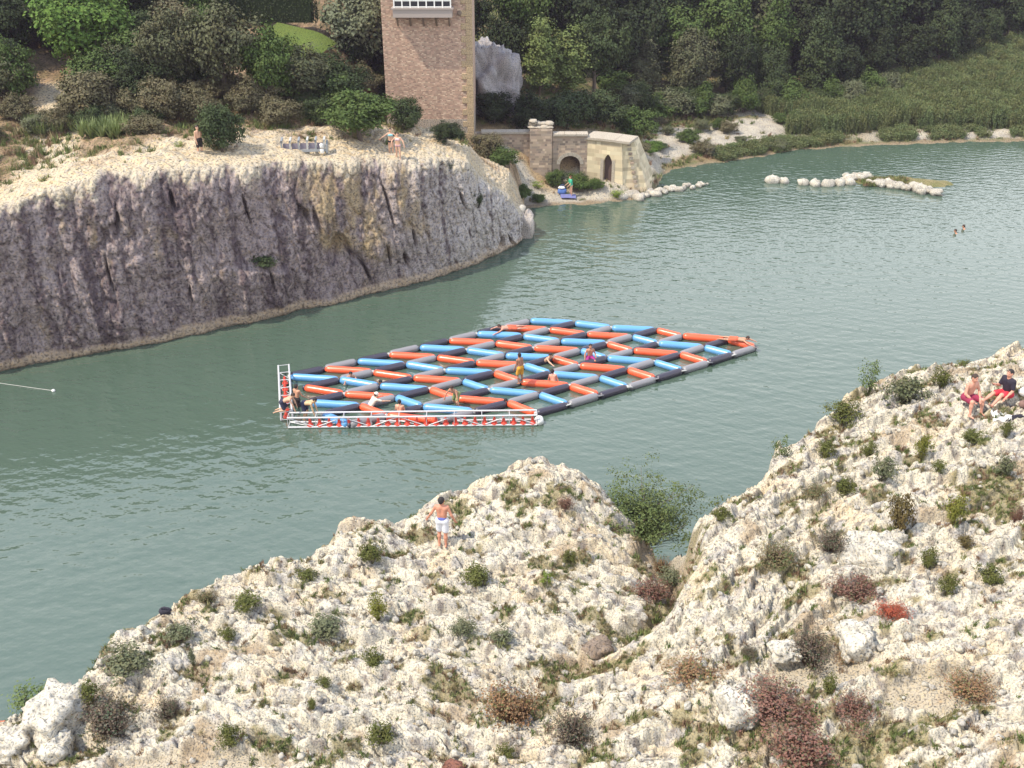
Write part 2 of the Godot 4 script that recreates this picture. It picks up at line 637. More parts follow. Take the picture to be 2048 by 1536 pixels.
func near_patch(xs: Array, fs: Array) -> ArrayMesh:
	var rows := []
	var cols := []
	for f in fs:
		var r := PackedVector3Array()
		var q := PackedColorArray()
		r.resize(xs.size())
		q.resize(xs.size())
		for k in xs.size():
			r[k] = P3(xs[k], near_height(xs[k], f), f)
			q[k] = near_color(xs[k], f)
		rows.append(r)
		cols.append(q)
	return sheet(rows, cols)

func steps(a: float, b: float, d: float) -> Array:
	var out := []
	var n := int(round((b - a) / d))
	for k in n + 1:
		out.append(a + (b - a) * k / n)
	return out

const NEAR_STEP := 0.045
func make_near_bank():
	var xs := steps(-40.0, -16.0, 0.6) + steps(-15.9, 20.5, NEAR_STEP) + steps(21.0, 45.0, 0.6)
	var fs := steps(-4.0, 12.0, 0.5) + steps(12.1, 32.0, NEAR_STEP) + steps(32.4, 40.0, 0.4)
	var o := put(near_patch(xs, fs), "near_rock_bank", M.near_rock)
	tag(o, "white weathered limestone bank in the foreground", "rock", "", "structure")
	# thin turf: tufts of short blades on the patches
	var rng := RandomNumberGenerator.new()
	rng.seed = 5
	var spots := []
	while spots.size() < 7500:
		var f := rng.randf_range(13.5, 30.5)
		var x := rng.randf_range(-15.0, 20.0)
		if lin(x, EDGE_X, EDGE_F) - f < 0.3:
			continue
		var g := green_mask(x, f) + rng.randf_range(-0.16, 0.1)
		if g > 0.27 or rng.randf() < 0.035:
			spots.append(Vector3(x, f, g))
	var mm := tuft_copies(spots, rng, 0.07, 0.17, func(x, f): return near_height(x, f) - 0.015)
	var t := put_copies("turf", mm)
	tag(t, "thin dry turf in the hollows of the near white rock", "grass", "", "stuff")

func tuft_mesh(blades: int, seed_: int) -> ArrayMesh:
	var b := MB.new()
	var rng := RandomNumberGenerator.new()
	rng.seed = seed_
	for k in blades:
		var a := rng.randf() * TAU
		var r := rng.randf() * 0.5
		var p := Vector3(cos(a) * r, 0, sin(a) * r)
		var lean := Vector3(rng.randf_range(-0.5, 0.5), 1.0, rng.randf_range(-0.5, 0.5)) * rng.randf_range(0.5, 1.1)
		var side := Vector3(cos(a + 1.3), 0, sin(a + 1.3)) * rng.randf_range(0.05, 0.11)
		var v := rng.randf_range(0.7, 1.25)
		b.col = Color(v, v * rng.randf_range(0.92, 1.05), v)
		b.tri(p - side, p + side, p + lean)
	return b.mesh()

func tuft_copies(spots: Array, rng: RandomNumberGenerator, small: float, large: float, height: Callable) -> MultiMesh:
	var mm := MultiMesh.new()
	mm.transform_format = MultiMesh.TRANSFORM_3D
	mm.use_colors = true
	mm.mesh = tuft_mesh(22, 77)
	mm.instance_count = spots.size()
	var tones := [Color(0.21, 0.22, 0.09), Color(0.14, 0.17, 0.06), Color(0.28, 0.235, 0.12), Color(0.24, 0.16, 0.10), Color(0.12, 0.16, 0.05)]
	for k in spots.size():
		var s: Vector3 = spots[k]
		var z := rng.randf_range(small, large)
		var bs := Basis(Vector3.UP, rng.randf() * TAU).scaled(Vector3(z * 1.3, z * rng.randf_range(0.6, 1.2), z * 1.3))
		mm.set_instance_transform(k, Transform3D(bs, P3(s.x, height.call(s.x, s.y), s.y)))
		mm.set_instance_color(k, tones[rng.randi() % tones.size()])
	return mm

func put_copies(nm: String, mm: MultiMesh, mat: Material = null) -> MultiMeshInstance3D:
	var o := MultiMeshInstance3D.new()
	o.name = numbered(nm)
	o.multimesh = mm
	o.material_override = M.grass if mat == null else mat
	add_child(o)
	return o

# ------------------------------------------------------------------ far cliff on the left
const FOOT_X := [-90.0, -60.0, -40.0, -27.3, -22.8, -17.9, -13.9, -10.0, -5.6, -2.5, -1.0, 0.2, 0.7, 1.2]
const FOOT_F := [24.0, 34.0, 42.0, 48.7, 51.0, 53.3, 56.1, 58.4, 61.2, 64.3, 66.3, 68.2, 70.4, 73.0]
const RIM_X := [-60.0, -30.0, -27.0, -24.5, -22.0, -17.5, -13.0, -9.3, -5.0, -3.0, -2.0, -1.2, -0.4, 0.3, 0.9, 1.2]
const RIM_H := [8.5, 8.0, 8.2, 8.8, 9.3, 9.1, 8.5, 8.0, 7.45, 6.7, 5.0, 4.2, 3.4, 1.9, 0.3, -1.6]

func set_back(x: float) -> float:
	return lin(x, [-40.0, -26.0, -22.0, -17.0, -12.0, -6.0, -2.5, 0.0, 1.2], [1.2, 1.2, 1.7, 1.9, 1.6, 1.7, 1.6, 1.3, 0.8])

func plateau_height(x: float, f: float) -> float:
	var ft := lin(x, FOOT_X, FOOT_F)
	var s := maxf(f - ft - set_back(x), 0.0)
	var h := lin(x, RIM_X, RIM_H) + 0.035 * minf(s, 9.0) + 0.15 * maxf(0.0, s - 9.0) * smoothstep(-10.0, -15.0, x)
	# falls away towards the tower on the right
	var right := smoothstep(-13.0, -8.5, x)
	h = lerpf(h, minf(h, 4.1 - 0.35 * maxf(0.0, x + 3.0)), right * smoothstep(67.5, 76.5, f))
	return h

func make_far_cliff():
	var cols_x := []
	var x := -75.0
	while x < 1.2:
		cols_x.append(x)
		var d0: float = lin(x + 0.3, FOOT_X, FOOT_F) - lin(x, FOOT_X, FOOT_F)
		var run := sqrt(0.09 + d0 * d0) / 0.3
		x += (0.07 if x > -30.0 else 0.6) / run
	# profile rows: under water, face, then the top
	var face := 135
	var top := []
	var s := 0.10
	while s < 60.0:
		top.append(s)
		s += clampf(0.04 + s * 0.025, 0.07, 1.2)
	var streak := noise_of(61, 0.55, 3)
	var big := noise_of(62, 0.22, 2)
	var crack := noise_of(63, 0.42, 2)
	crack.fractal_type = FastNoiseLite.FRACTAL_RIDGED
	var rows := []
	var cols := []
	for r in face + top.size():
		var row := PackedVector3Array()
		var cl := PackedColorArray()
		row.resize(cols_x.size())
		cl.resize(cols_x.size())
		for k in cols_x.size():
			var cx: float = cols_x[k]
			var ft := lin(cx, FOOT_X, FOOT_F)
			var sb := set_back(cx)
			var rim := lin(cx, RIM_X, RIM_H)
			var p: Vector3
			var c: Color
			var fn := n_fine.get_noise_3d(cx * 0.7, r * 0.05, ft)
			if r < face:
				var u := r / float(face - 1)
				var h := lerpf(-1.5, rim, u)
				var hn := clampf(h / maxf(rim, 0.5), 0.0, 1.0)
				# leaning back, rounded off at the rim, undercut at the water line
				var back := sb * (0.62 * hn + 0.38 * pow(hn, 16))
				var vert := streak.get_noise_2d(cx * 1.25 + h * 0.12, h * 0.16 + 7.0)
				var lump := big.get_noise_3d(cx, h * 0.8, ft * 0.7)
				var cell := n_cell.get_noise_3d(cx * 1.1, h * 0.55, ft * 0.9)
				var cell2 := n_cell2.get_noise_3d(cx * 1.2, h * 0.8, ft)
				var out := 0.30 * vert + 0.75 * lump - 0.42 * cell - 0.20 * cell2 + 0.10 * n_fine.get_noise_3d(cx * 0.8, h * 0.6, ft * 0.8) + 0.1
				out -= 0.16 * (1.0 - smoothstep(0.0, 0.2, n_crack.get_noise_3d(cx * 1.3 + h * 0.15, h * 0.5, ft * 0.9) + 1.0))
				out -= 0.07 * n_cell2.get_noise_3d(cx * 2.6, h * 1.7, ft * 2.2)
				var ck := crack.get_noise_2d(cx * 0.8 + h * 0.16 + 0.3 * vert, h * 0.11)
				out -= 0.75 * smoothstep(0.80, 0.96, ck) * smoothstep(0.0, 0.15, hn)
				# ledge with shrubs in the middle of the face
				out += 0.55 * smoothstep(1.6, 0.9, absf(cx + 14.6)) * (1.0 - smoothstep(2.9, 3.3, h + 0.25 * (cx + 14.6)))
				out *= lerpf(0.45, 1.0, smoothstep(0.0, 0.12, hn))
				out += 0.22 * (1.0 - smoothstep(0.25, 0.5, h + 0.15 * lump))
				out -= 0.2 * smoothstep(0.05, -0.3, h)
				p = P3(cx + out * 0.35, h, ft + back - out * 0.85)
				var grime := streak.get_noise_2d(cx * 1.5 + h * 0.1, h * 0.12 + 20.0) * 0.75 + n_fine.get_noise_2d(cx * 1.4, h * 0.7) * 0.55 + n_patch.get_noise_2d(cx * 3.0, h * 1.2) * 0.35
				c = Color(0.30, 0.25, 0.245)
				c = c.lerp(Color(0.50, 0.47, 0.445), smoothstep(-10.0, -1.0, cx) * 0.8)
				c = c.lerp(Color(0.095, 0.07, 0.078), clampf(grime * 1.7 + 0.36 - 0.55 * smoothstep(-12.0, -2.0, cx), 0.0, 0.88))
				var och := smoothstep(2.6, 1.0, absf(cx + 9.8 + 0.25 * (h - 4.0))) * smoothstep(2.2, 4.2, h + 2.0 * lump) + 0.7 * smoothstep(1.0, 0.3, absf(cx + 6.2 + 0.3 * (h - 4.0))) * smoothstep(2.0, 3.5, h)
				och += clampf(n_patch.get_noise_2d(cx * 0.8 + 3.0, h * 0.35) * 1.6 - 0.45, 0.0, 0.5)
				c = c.lerp(Color(0.40, 0.31, 0.18), clampf(och * (0.5 + 1.2 * n_patch.get_noise_2d(cx * 1.2, h * 0.6)), 0.0, 0.75))
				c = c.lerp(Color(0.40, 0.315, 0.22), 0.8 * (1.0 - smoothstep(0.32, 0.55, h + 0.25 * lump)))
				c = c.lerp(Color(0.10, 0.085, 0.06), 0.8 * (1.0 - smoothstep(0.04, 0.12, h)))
				var cap := smoothstep(0.92, 1.0, hn + 0.10 * vert + 0.09 * fn)
				c = c.lerp(Color(0.52, 0.46, 0.36), cap * 0.85)
			else:
				var ss: float = top[r - face]
				var f := ft + sb + ss
				var h := plateau_height(cx, f)
				var lay := (h * 1.0 + 0.10 * ss + 0.18 * cx * 0.2 + 0.5 * n_low.get_noise_2d(cx * 1.5, f * 1.5)) / 0.22
				var fr := lay - floorf(lay)
				h += 0.10 * (smoothstep(0.0, 0.3, fr) - fr)
				h += 0.30 * n_low.get_noise_2d(cx * 2.0 + 3.0, f * 2.0) * smoothstep(0.0, 1.5, ss)
				h -= 0.16 * n_cell.get_noise_2d(cx * 1.2, f * 1.5) * (1.0 - smoothstep(6.0, 12.0, ss))
				h += 0.06 * fn
				# broken rim
				var rim_out := streak.get_noise_2d(cx * 1.25 + rim * 0.12, rim * 0.16 + 7.0) * 0.30 + 0.75 * big.get_noise_3d(cx, rim * 0.8, ft * 0.7)
				var fade := 1.0 - smoothstep(0.0, 1.5, ss)
				p = P3(cx + rim_out * 0.35 * fade, h, f - rim_out * 0.85 * fade)
				var rough := n_patch.get_noise_2d(cx * 1.2, f * 2.0)
				c = Color(0.52, 0.44, 0.32)
				c = c.lerp(Color(0.53, 0.40, 0.245), clampf(rough * 1.5, 0.0, 0.8))
				c = c.lerp(Color(0.36, 0.34, 0.32), clampf(n_patch.get_noise_2d(cx * 2.1 + 8.0, f * 2.4) * 2.0 - 0.3, 0.0, 0.6))
				var dirt := smoothstep(3.2, 7.5, ss + 4.0 * n_tint.get_noise_2d(cx * 0.8, f * 0.8) - 2.0 * smoothstep(-15.0, -8.0, cx))
				dirt *= 1.0 - smoothstep(2.2, 1.2, absf(cx + 29.3 + 0.3 * (f - 67.0))) * smoothstep(72.0, 69.0, f)
				c = c.lerp(Color(0.30, 0.20, 0.125), dirt * 0.9)
				c = c.lerp(Color(0.13, 0.115, 0.06), clampf((dirt - 0.6) * 2.0, 0.0, 1.0) * clampf(0.5 + rough * 2.0, 0.0, 0.85))
			row[k] = p
			cl[k] = c
		rows.append(row)
		cols.append(cl)
	var o := put(sheet(rows, cols), "far_cliff", M.cliff)
	tag(o, "grey streaked limestone cliff with pale flat top across the river", "cliff", "", "structure")

# ------------------------------------------------------------------ far bank behind the cliff and to the right
const SHORE_X := [-30.0, -14.0, 0.0, 2.9, 6.85, 9.4, 11.2, 12.2, 13.0, 16.3, 19.0, 22.6, 26.0, 33.6, 41.0, 48.0, 70.0, 150.0]
const SHORE_F := [72.0, 73.5, 75.3, 76.2, 76.9, 77.6, 79.4, 82.6, 85.3, 87.5, 88.6, 90.4, 92.4, 94.1, 95.0, 95.4, 97.0, 99.0]

func bank_height(x: float, f: float) -> float:
	var t := f - lin(x, SHORE_X, SHORE_F) + 0.5 * n_mid.get_noise_2d(x * 0.6, f * 0.6)
	if t < 0.0:
		return maxf(t * 0.35, -1.5)
	var h := 0.16 * minf(t, 4.0) + 0.05 * clampf(t - 4.0, 0.0, 12.0) + 0.10 * maxf(0.0, t - 16.0)
	# the slope up to the foot of the tower
	var left := smoothstep(7.5, -2.5, x)
	h += left * 3.4 * smoothstep(0.3, 6.5, t + 0.55 * (0.0 - x))
	h += 2.0 * smoothstep(3.0, 7.5, t) * smoothstep(12.5, 5.5, x) * smoothstep(-1.0, 5.0, x)
	# gravel apron under the mill block
	h += 0.55 * smoothstep(0.5, 2.0, t) * smoothstep(5.0, 7.5, x) * smoothstep(13.0, 11.5, x)
	# hillside behind the tower
	h += maxf(0.0, f - 84.0) * 0.16 * smoothstep(14.0, -2.0, x)
	return minf(h, 22.0)

func bank_color(x: float, f: float) -> Color:
	var t := f - lin(x, SHORE_X, SHORE_F)
	var r := n_patch.get_noise_2d(x * 0.8, f * 0.8)
	var r2 := n_tint.get_noise_2d(x * 0.6 + 9.0, f * 0.8)
	var gravel := Color(0.47, 0.43, 0.36).lerp(Color(0.36, 0.33, 0.29), clampf(r * 1.4 + 0.3, 0.0, 1.0))
	var wet := Color(0.26, 0.205, 0.14)
	var scrub := Color(0.23, 0.18, 0.105).lerp(Color(0.13, 0.14, 0.055), clampf(r2 * 2.0 + 0.5, 0.0, 1.0))
	var c := gravel.lerp(wet, 1.0 - smoothstep(0.15, 0.9, t + r * 0.4))
	# sandy slope below the tower, with a straw coloured middle
	var beach := smoothstep(11.0, 8.0, x)
	var straw := Color(0.40, 0.29, 0.165)
	var on_beach := c.lerp(straw, clampf((r2 + 0.25) * 2.5, 0.0, 0.9) * smoothstep(1.8, 3.0, t))
	on_beach = on_beach.lerp(scrub, smoothstep(8.0, 11.0, t))
	# gravel bar along the right bank, scrub behind
	var bar := clampf(1.0 - smoothstep(8.0, 10.5, t + 3.0 * r2), 0.0, 1.0) * smoothstep(1.0, 2.2, t + 2.0 * r2)
	var bar2 := smoothstep(2.2, 1.0, absf(f - 101.5 - 0.05 * x)) * smoothstep(16.0, 20.0, x) * smoothstep(33.0, 29.0, x)
	var off := scrub.lerp(gravel, clampf(maxf(bar * smoothstep(34.0, 24.0, x), bar2), 0.0, 1.0))
	off = off.lerp(gravel, smoothstep(0.4, 1.2, t) * smoothstep(3.5, 2.4, t) * smoothstep(30.0, 36.0, x))
	off = off.lerp(wet, 1.0 - smoothstep(0.1, 0.7, t + r * 0.4))
	return off.lerp(on_beach, beach)

func make_far_bank():
	var xs := steps(-32.0, -14.0, 1.2) + steps(-13.4, 50.0, 0.26) + steps(51.0, 150.0, 3.0)
	var fs := steps(68.0, 106.0, 0.24) + steps(107.0, 150.0, 1.2) + steps(154.0, 330.0, 8.0)
	var rows := []
	var cols := []
	for f in fs:
		var r := PackedVector3Array()
		var q := PackedColorArray()
		r.resize(xs.size())
		q.resize(xs.size())
		for k in xs.size():
			var h := bank_height(xs[k], f)
			h += (0.16 * n_mid.get_noise_2d(xs[k], f) + 0.07 * n_fine.get_noise_2d(xs[k] * 0.6, f * 0.6)) * smoothstep(-0.2, 0.4, h)
			r[k] = P3(xs[k], h, f)
			q[k] = bank_color(xs[k], f)
		rows.append(r)
		cols.append(q)
	var o := put(sheet(rows, cols), "far_bank", M.ground)
	tag(o, "gravel and scrub on the far river bank", "ground", "", "structure")
	# the wooded hill that closes the valley behind everything
	var hr := []
	var hc := []
	for j in 14:
		var r := PackedVector3Array()
		var q := PackedColorArray()
		for k in 60:
			var x := -220.0 + 8.0 * k
			var f := 165.0 + 14.0 * j + 6.0 * n_low.get_noise_2d(x * 0.1, 3.0)
			var h := -1.0 + 2.4 * j * smoothstep(-0.5, 3.0, j) + 3.0 * n_low.get_noise_2d(x * 0.12, f * 0.12)
			r.append(P3(x, h, f))
			q.append(Color(0.06, 0.075, 0.035).lerp(Color(0.10, 0.10, 0.05), 0.5 + n_tint.get_noise_2d(x, f)))
		hr.append(r)
		hc.append(q)
	o = put(sheet(hr, hc), "hill", M.ground)
	tag(o, "wooded hillside behind the river valley", "hill", "", "structure")

func ground(x: float, f: float) -> float:
	var e := lin(x, EDGE_X, EDGE_F)
	if f < e + 1.5:
		return near_height(x, f)
	var h := -9.0
	if x < 1.1 and f > lin(x, FOOT_X, FOOT_F) + set_back(x):
		h = plateau_height(x, f)
	if f > 68.0:
		h = maxf(h, bank_height(x, f))
	return h

# ------------------------------------------------------------------ masonry
func masonry_image(size: int, rows: int, seed_: int, mortar: Color, tones: Array, wide: float) -> Image:
	# rubble courses: one picture of stone faces a few centimetres apart, for walls too far off to tell stones apart
	var img := Image.create(size, size, false, Image.FORMAT_RGB8)
	img.fill(mortar)
	var rng := RandomNumberGenerator.new()
	rng.seed = seed_
	var y := 0
	var rh := size / rows
	for r in rows:
		var x := 0
		var first := rng.randi_range(2, int(rh * wide))
		while x < size:
			var w := first if x == 0 else rng.randi_range(int(rh * 0.8), int(rh * wide))
			if size - x - w < rh * 0.6:
				w = size - x
			var c: Color = tones[rng.randi() % tones.size()]
			var k := rng.randf_range(0.82, 1.12)
			img.fill_rect(Rect2i(x + 1, y + rng.randi_range(1, 2), w - 2, rh - rng.randi_range(2, 4)), Color(c.r * k, c.g * k, c.b * k))
			x += w
		y += rh
	return img

func masonry(rows: int, seed_: int, mortar: Color, tones: Array, tile: float, wide := 2.6) -> StandardMaterial3D:
	var img := masonry_image(512, rows, seed_, mortar, tones, wide)
	var m := StandardMaterial3D.new()
	var bump := img.duplicate()
	img.generate_mipmaps()
	m.albedo_texture = ImageTexture.create_from_image(img)
	m.normal_enabled = true
	m.normal_texture = normal_texture(bump, 3.0)
	m.normal_scale = 0.6
	m.roughness = 0.95
	m.uv1_triplanar = true
	m.uv1_world_triplanar = true
	m.uv1_scale = Vector3.ONE / tile
	return m

func sr(r: float, g: float, b: float) -> Color:
	return Color(r, g, b).linear_to_srgb()

func stone_mesh(w: float, h: float, d: float, seed_: int) -> ArrayMesh:
	# a dressed block with chamfered front edges, its base corner at the origin
	var b := MB.new()
	var rng := RandomNumberGenerator.new()
	rng.seed = seed_
	var e := 0.025
	var j := func(): return rng.randf_range(-0.012, 0.012)
	var back := [Vector3(0, 0, 0), Vector3(w, 0, 0), Vector3(w, h, 0), Vector3(0, h, 0)]
	var mid := [Vector3(0, 0, d - e), Vector3(w, 0, d - e), Vector3(w, h, d - e), Vector3(0, h, d - e)]
	var front := [Vector3(e, e, d + j.call()), Vector3(w - e, e, d + j.call()), Vector3(w - e, h - e, d + j.call()), Vector3(e, h - e, d + j.call())]
	for k in 4:
		var n := (k + 1) % 4
		b.quad(back[k], back[n], mid[n], mid[k])
		b.quad(mid[k], mid[n], front[n], front[k])
	b.quad(front[0], front[1], front[2], front[3])
	return b.mesh()

# ------------------------------------------------------------------ tower
func make_tower():
	var wall := masonry(30, 3, sr(0.42, 0.30, 0.225), [sr(0.44, 0.29, 0.21), sr(0.40, 0.26, 0.19), sr(0.46, 0.32, 0.23), sr(0.37, 0.245, 0.185), sr(0.49, 0.37, 0.27)], 2.9)
	var pale := plain(Color(0.50, 0.38, 0.24), 0.95)
	pale.albedo_texture = M.stain
	pale.uv1_triplanar = true
	pale.uv1_world_triplanar = true
	pale.uv1_scale = Vector3.ONE / 1.7
	var grey_wall := plain(Color(0.40, 0.34, 0.28), 0.95)
	grey_wall.albedo_texture = M.stain
	grey_wall.uv1_triplanar = true
	grey_wall.uv1_world_triplanar = true
	grey_wall.uv1_scale = Vector3.ONE / 2.6
	var x1 := -2.95
	var x0 := -9.6
	var t := base("stone_tower", P3((x0 + x1) / 2, 3.0, 79.06))
	tag(t, "tall pinkish stone tower with a glazed balcony above the far bank", "tower")
	var w := x1 - x0
	var b := MB.new()
	# foot (grey render band), then the rubble shaft
	b.box(Vector3(0, 1.3, -3.0), Vector3(w, 3.4, 6.0))
	put(b.mesh(), "foot", grey_wall, t)
	b = MB.new()
	b.box(Vector3(0, 10.9, -3.03), Vector3(w - 0.02, 15.8, 5.98))
	put(b.mesh(), "wall", wall, t)
	# alternating corner stones
	var long := stone_mesh(0.85, 0.44, 0.10, 1)
	var short := stone_mesh(0.5, 0.44, 0.10, 2)
	for k in 40:
		var sw := 0.85 if k % 2 == 0 else 0.5
		put(long if k % 2 == 0 else short, "corner_stone", pale, t, Vector3(w / 2 - sw + 0.025, -0.3 + 0.45 * k, -0.075))
	# glazed balcony
	var glaze := Node3D.new()
	glaze.name = "balcony"
	t.add_child(glaze)
	glaze.position = Vector3(-0.22, 10.55, 0)
	b = MB.new()
	b.box(Vector3(0, 0.28, 0.42), Vector3(4.3, 0.56, 0.9))
	b.box(Vector3(0, 0.61, 0.44), Vector3(4.5, 0.1, 1.0))
	put(b.mesh(), "slab", plain(Color(0.34, 0.29, 0.26), 0.9), glaze)
	for k in 5:
		b = MB.new()
		b.path([Vector3(-1.9 + 0.95 * k, -0.7, 0.0), Vector3(-1.9 + 0.95 * k, -0.02, 0.7)], [0.07, 0.07], 4)
		put(b.mesh(), "bracket", M.wood, glaze)
	b = MB.new()
	b.box(Vector3(0, 1.9, 0.38), Vector3(4.15, 2.5, 0.7))
	put(b.mesh(), "glass", M.glass_dark, glaze)
	for k in 8:
		b = MB.new()
		b.box(Vector3(-2.05 + 4.1 * k / 7.0, 1.9, 0.75), Vector3(0.09, 2.5, 0.06))
		put(b.mesh(), "mullion", M.white, glaze)
	for hh in [0.72, 1.15, 2.2, 3.1]:
		b = MB.new()
		b.box(Vector3(0, hh, 0.755), Vector3(4.2, 0.07, 0.055))
		put(b.mesh(), "glazing_bar", M.white, glaze)
	b = MB.new()
	b.box(Vector3(0, 3.25, 0.45), Vector3(4.5, 0.16, 1.05))
	put(b.mesh(), "canopy", plain(Color(0.3, 0.2, 0.15), 0.9), glaze)
	# drain hole
	b = MB.new()
	b.lathe([Vector2(0.10, 0.0), Vector2(0.17, 0.0), Vector2(0.17, 0.14), Vector2(0.10, 0.14)], 14, Transform3D(Basis(Vector3.RIGHT, PI / 2), Vector3(2.42, 10.75, -0.06)))
	put(b.mesh(), "drain_ring", M.wood, t)
	b = MB.new()
	b.box(Vector3(0, 18.9, -3.0), Vector3(w + 0.5, 0.3, 6.6))
	put(b.mesh(), "roof", plain(Color(0.36, 0.22, 0.15), 0.9), t)

# ------------------------------------------------------------------ old mill walls
func extruded(poly: PackedVector2Array, depth: float) -> MB:
	# polygon in x-y (counter-clockwise), front face at z = 0, back at -depth
	var b := MB.new()
	var idx := Geometry2D.triangulate_polygon(poly)
	for k in range(0, idx.size(), 3):
		var p := [poly[idx[k]], poly[idx[k + 1]], poly[idx[k + 2]]]
		if (p[1] - p[0]).cross(p[2] - p[0]) < 0.0:
			p = [p[0], p[2], p[1]]
		b.tri(Vector3(p[0].x, p[0].y, 0), Vector3(p[1].x, p[1].y, 0), Vector3(p[2].x, p[2].y, 0))
		b.tri(Vector3(p[0].x, p[0].y, -depth), Vector3(p[2].x, p[2].y, -depth), Vector3(p[1].x, p[1].y, -depth))
	for k in poly.size():
		var a := poly[k]
		var c := poly[(k + 1) % poly.size()]
		b.quad(Vector3(a.x, a.y, -depth), Vector3(c.x, c.y, -depth), Vector3(c.x, c.y, 0), Vector3(a.x, a.y, 0))
	return b

func make_mill():
	var stone := masonry(22, 8, sr(0.36, 0.28, 0.21), [sr(0.37, 0.285, 0.21), sr(0.33, 0.25, 0.19), sr(0.42, 0.33, 0.24), sr(0.30, 0.24, 0.19)], 4.2, 2.8)
	var pale := masonry(16, 9, sr(0.56, 0.47, 0.31), [sr(0.57, 0.48, 0.32), sr(0.54, 0.45, 0.30), sr(0.60, 0.52, 0.36), sr(0.52, 0.42, 0.29)], 5.0, 3.0)
	var cap := plain(Color(0.47, 0.42, 0.35), 0.95)
	cap.albedo_texture = M.stain
	cap.uv1_triplanar = true
	cap.uv1_world_triplanar = true
	# long garden wall with its coping
	var g := base("garden_wall", P3(0.0, 0.0, 80.6))
	tag(g, "stone wall with pale coping and broken pillar right of the tower", "wall")
	var b := MB.new()
	b.box(Vector3(0.1, 2.5, -0.35), Vector3(6.1, 4.0, 0.7))
	put(b.mesh(), "wall", stone, g)
	for k in 5:
		b = MB.new()
		b.box(Vector3(-1.95 + 0.99 * k, 4.57, -0.32), Vector3(0.97, 0.15, 0.95))
		put(b.mesh(), "coping_stone", cap, g)
	# broken pillar standing proud of the wall
	b = MB.new()
	b.box(Vector3(2.28, 2.7, -0.1), Vector3(1.75, 4.4, 1.3))
	put(b.mesh(), "pillar", stone, g)
	var rng := RandomNumberGenerator.new()
	rng.seed = 4
	for k in 9:
		b = MB.new()
		var sz := Vector3(rng.randf_range(0.35, 0.75), rng.randf_range(0.2, 0.35), rng.randf_range(0.4, 0.7))
		b.blob(Vector3(1.65 + 0.42 * (k % 4) + rng.randf_range(-0.1, 0.1), 5.0 + 0.24 * int(k / 4.0), -0.1 + rng.randf_range(-0.2, 0.2)), sz, n_mid, 0.4, Vector3(k * 3.0, 1, 2), 10, Basis.IDENTITY, n_cell2)
		put(b.mesh(), "stone", cap, g)
	# wall with the low arch
	var a := base("arched_wall", P3(4.75, 0.0, 80.25))
	tag(a, "stone wall with a low dark arch beside the pale mill block", "wall")
	var poly := PackedVector2Array([Vector2(-1.55, 0.4), Vector2(-0.95, 0.4), Vector2(-0.95, 2.15)])
	for k in 13:
		var q := PI - PI * k / 12.0
		poly.append(Vector2(-0.13 + 0.80 * cos(q), 2.15 + 0.68 * sin(q)))
	poly.append_array(PackedVector2Array([Vector2(0.69, 2.15), Vector2(0.69, 0.4), Vector2(1.2, 0.4), Vector2(1.2, 4.42), Vector2(-1.55, 4.42)]))
	put(extruded(poly, 0.7).mesh(), "wall", stone, a)
	for k in 3:
		b = MB.new()
		b.box(Vector3(-1.07 + 0.92 * k, 4.5, -0.3), Vector3(0.9, 0.15, 0.95))
		put(b.mesh(), "coping_stone", cap, a)
	# stones of the arch ring
	for k in 9:
		var q0 := PI - PI * k / 9.0
		var q1 := PI - PI * (k + 0.94) / 9.0
		var p := PackedVector2Array()
		for e in [[q0, 0.80, 0.68], [q1, 0.80, 0.68], [q1, 1.08, 0.96], [q0, 1.08, 0.96]]:
			p.append(Vector2(-0.13 + e[1] * cos(e[0]), 2.15 + e[2] * sin(e[0])))
		p.reverse()
		var o := put(extruded(p, 0.2).mesh(), "arch_stone", cap, a, Vector3(0, 0, 0.05))
	b = MB.new()
	# the passage behind the arch, closed three metres in
	b.box(Vector3(-1.1, 1.7, -2.2), Vector3(0.28, 3.0, 3.0))
	b.box(Vector3(0.84, 1.7, -2.2), Vector3(0.28, 3.0, 3.0))
	b.box(Vector3(-0.13, 3.1, -2.2), Vector3(1.66, 0.4, 3.0))
	b.box(Vector3(-0.13, 1.6, -3.6), Vector3(1.66, 2.6, 0.2))
	put(b.mesh(), "passage", stone, a)
	# pale block with the pointed door, its face turned to the left, battered on the right
	var A := Vector2(5.75, 80.35)
	var B := Vector2(8.7, 79.0)
	var dir := (B - A).normalized()
	var m := base("mill_block", P3(A.x, 0.0, A.y), atan2(-(-dir.y), dir.x) * -1.0)
	m.rotation.y = -atan2(-dir.y, dir.x) 
	tag(m, "pale yellow stone mill block with a pointed door and sloping buttress", "building")
	var L := A.distance_to(B)
	poly = PackedVector2Array([Vector2(0, 0.0), Vector2(1.62, 0.0), Vector2(1.62, 2.55)])
	for k in range(1, 8):
		var q := k / 8.0
		poly.append(Vector2(1.62 + 0.36 * q, 2.55 + 0.55 * sin(q * PI / 2.0)))
	poly.append(Vector2(1.98, 3.12))
	for k in range(1, 8):
		var q := 1.0 - k / 8.0
		poly.append(Vector2(2.34 - 0.36 * q, 2.55 + 0.55 * sin(q * PI / 2.0)))
	poly.append_array(PackedVector2Array([Vector2(2.34, 2.55), Vector2(2.34, 0.0), Vector2(L + 0.12, 0.0), Vector2(L - 0.2, 4.15), Vector2(0, 4.15)]))
	put(extruded(poly, 0.5).mesh(), "front_wall", pale, m)
	b = MB.new()
	b.box(Vector3(1.98, 1.5, -0.35), Vector3(0.74, 3.2, 0.05))
	var door := put(b.mesh(), "door", plain(Color(0.09, 0.06, 0.05), 0.9), m)
	b = MB.new()
	b.box(Vector3(1.2, 2.1, -1.6), Vector3(2.4, 4.1, 2.2))
	put(b.mesh(), "side_wall", stone, m)
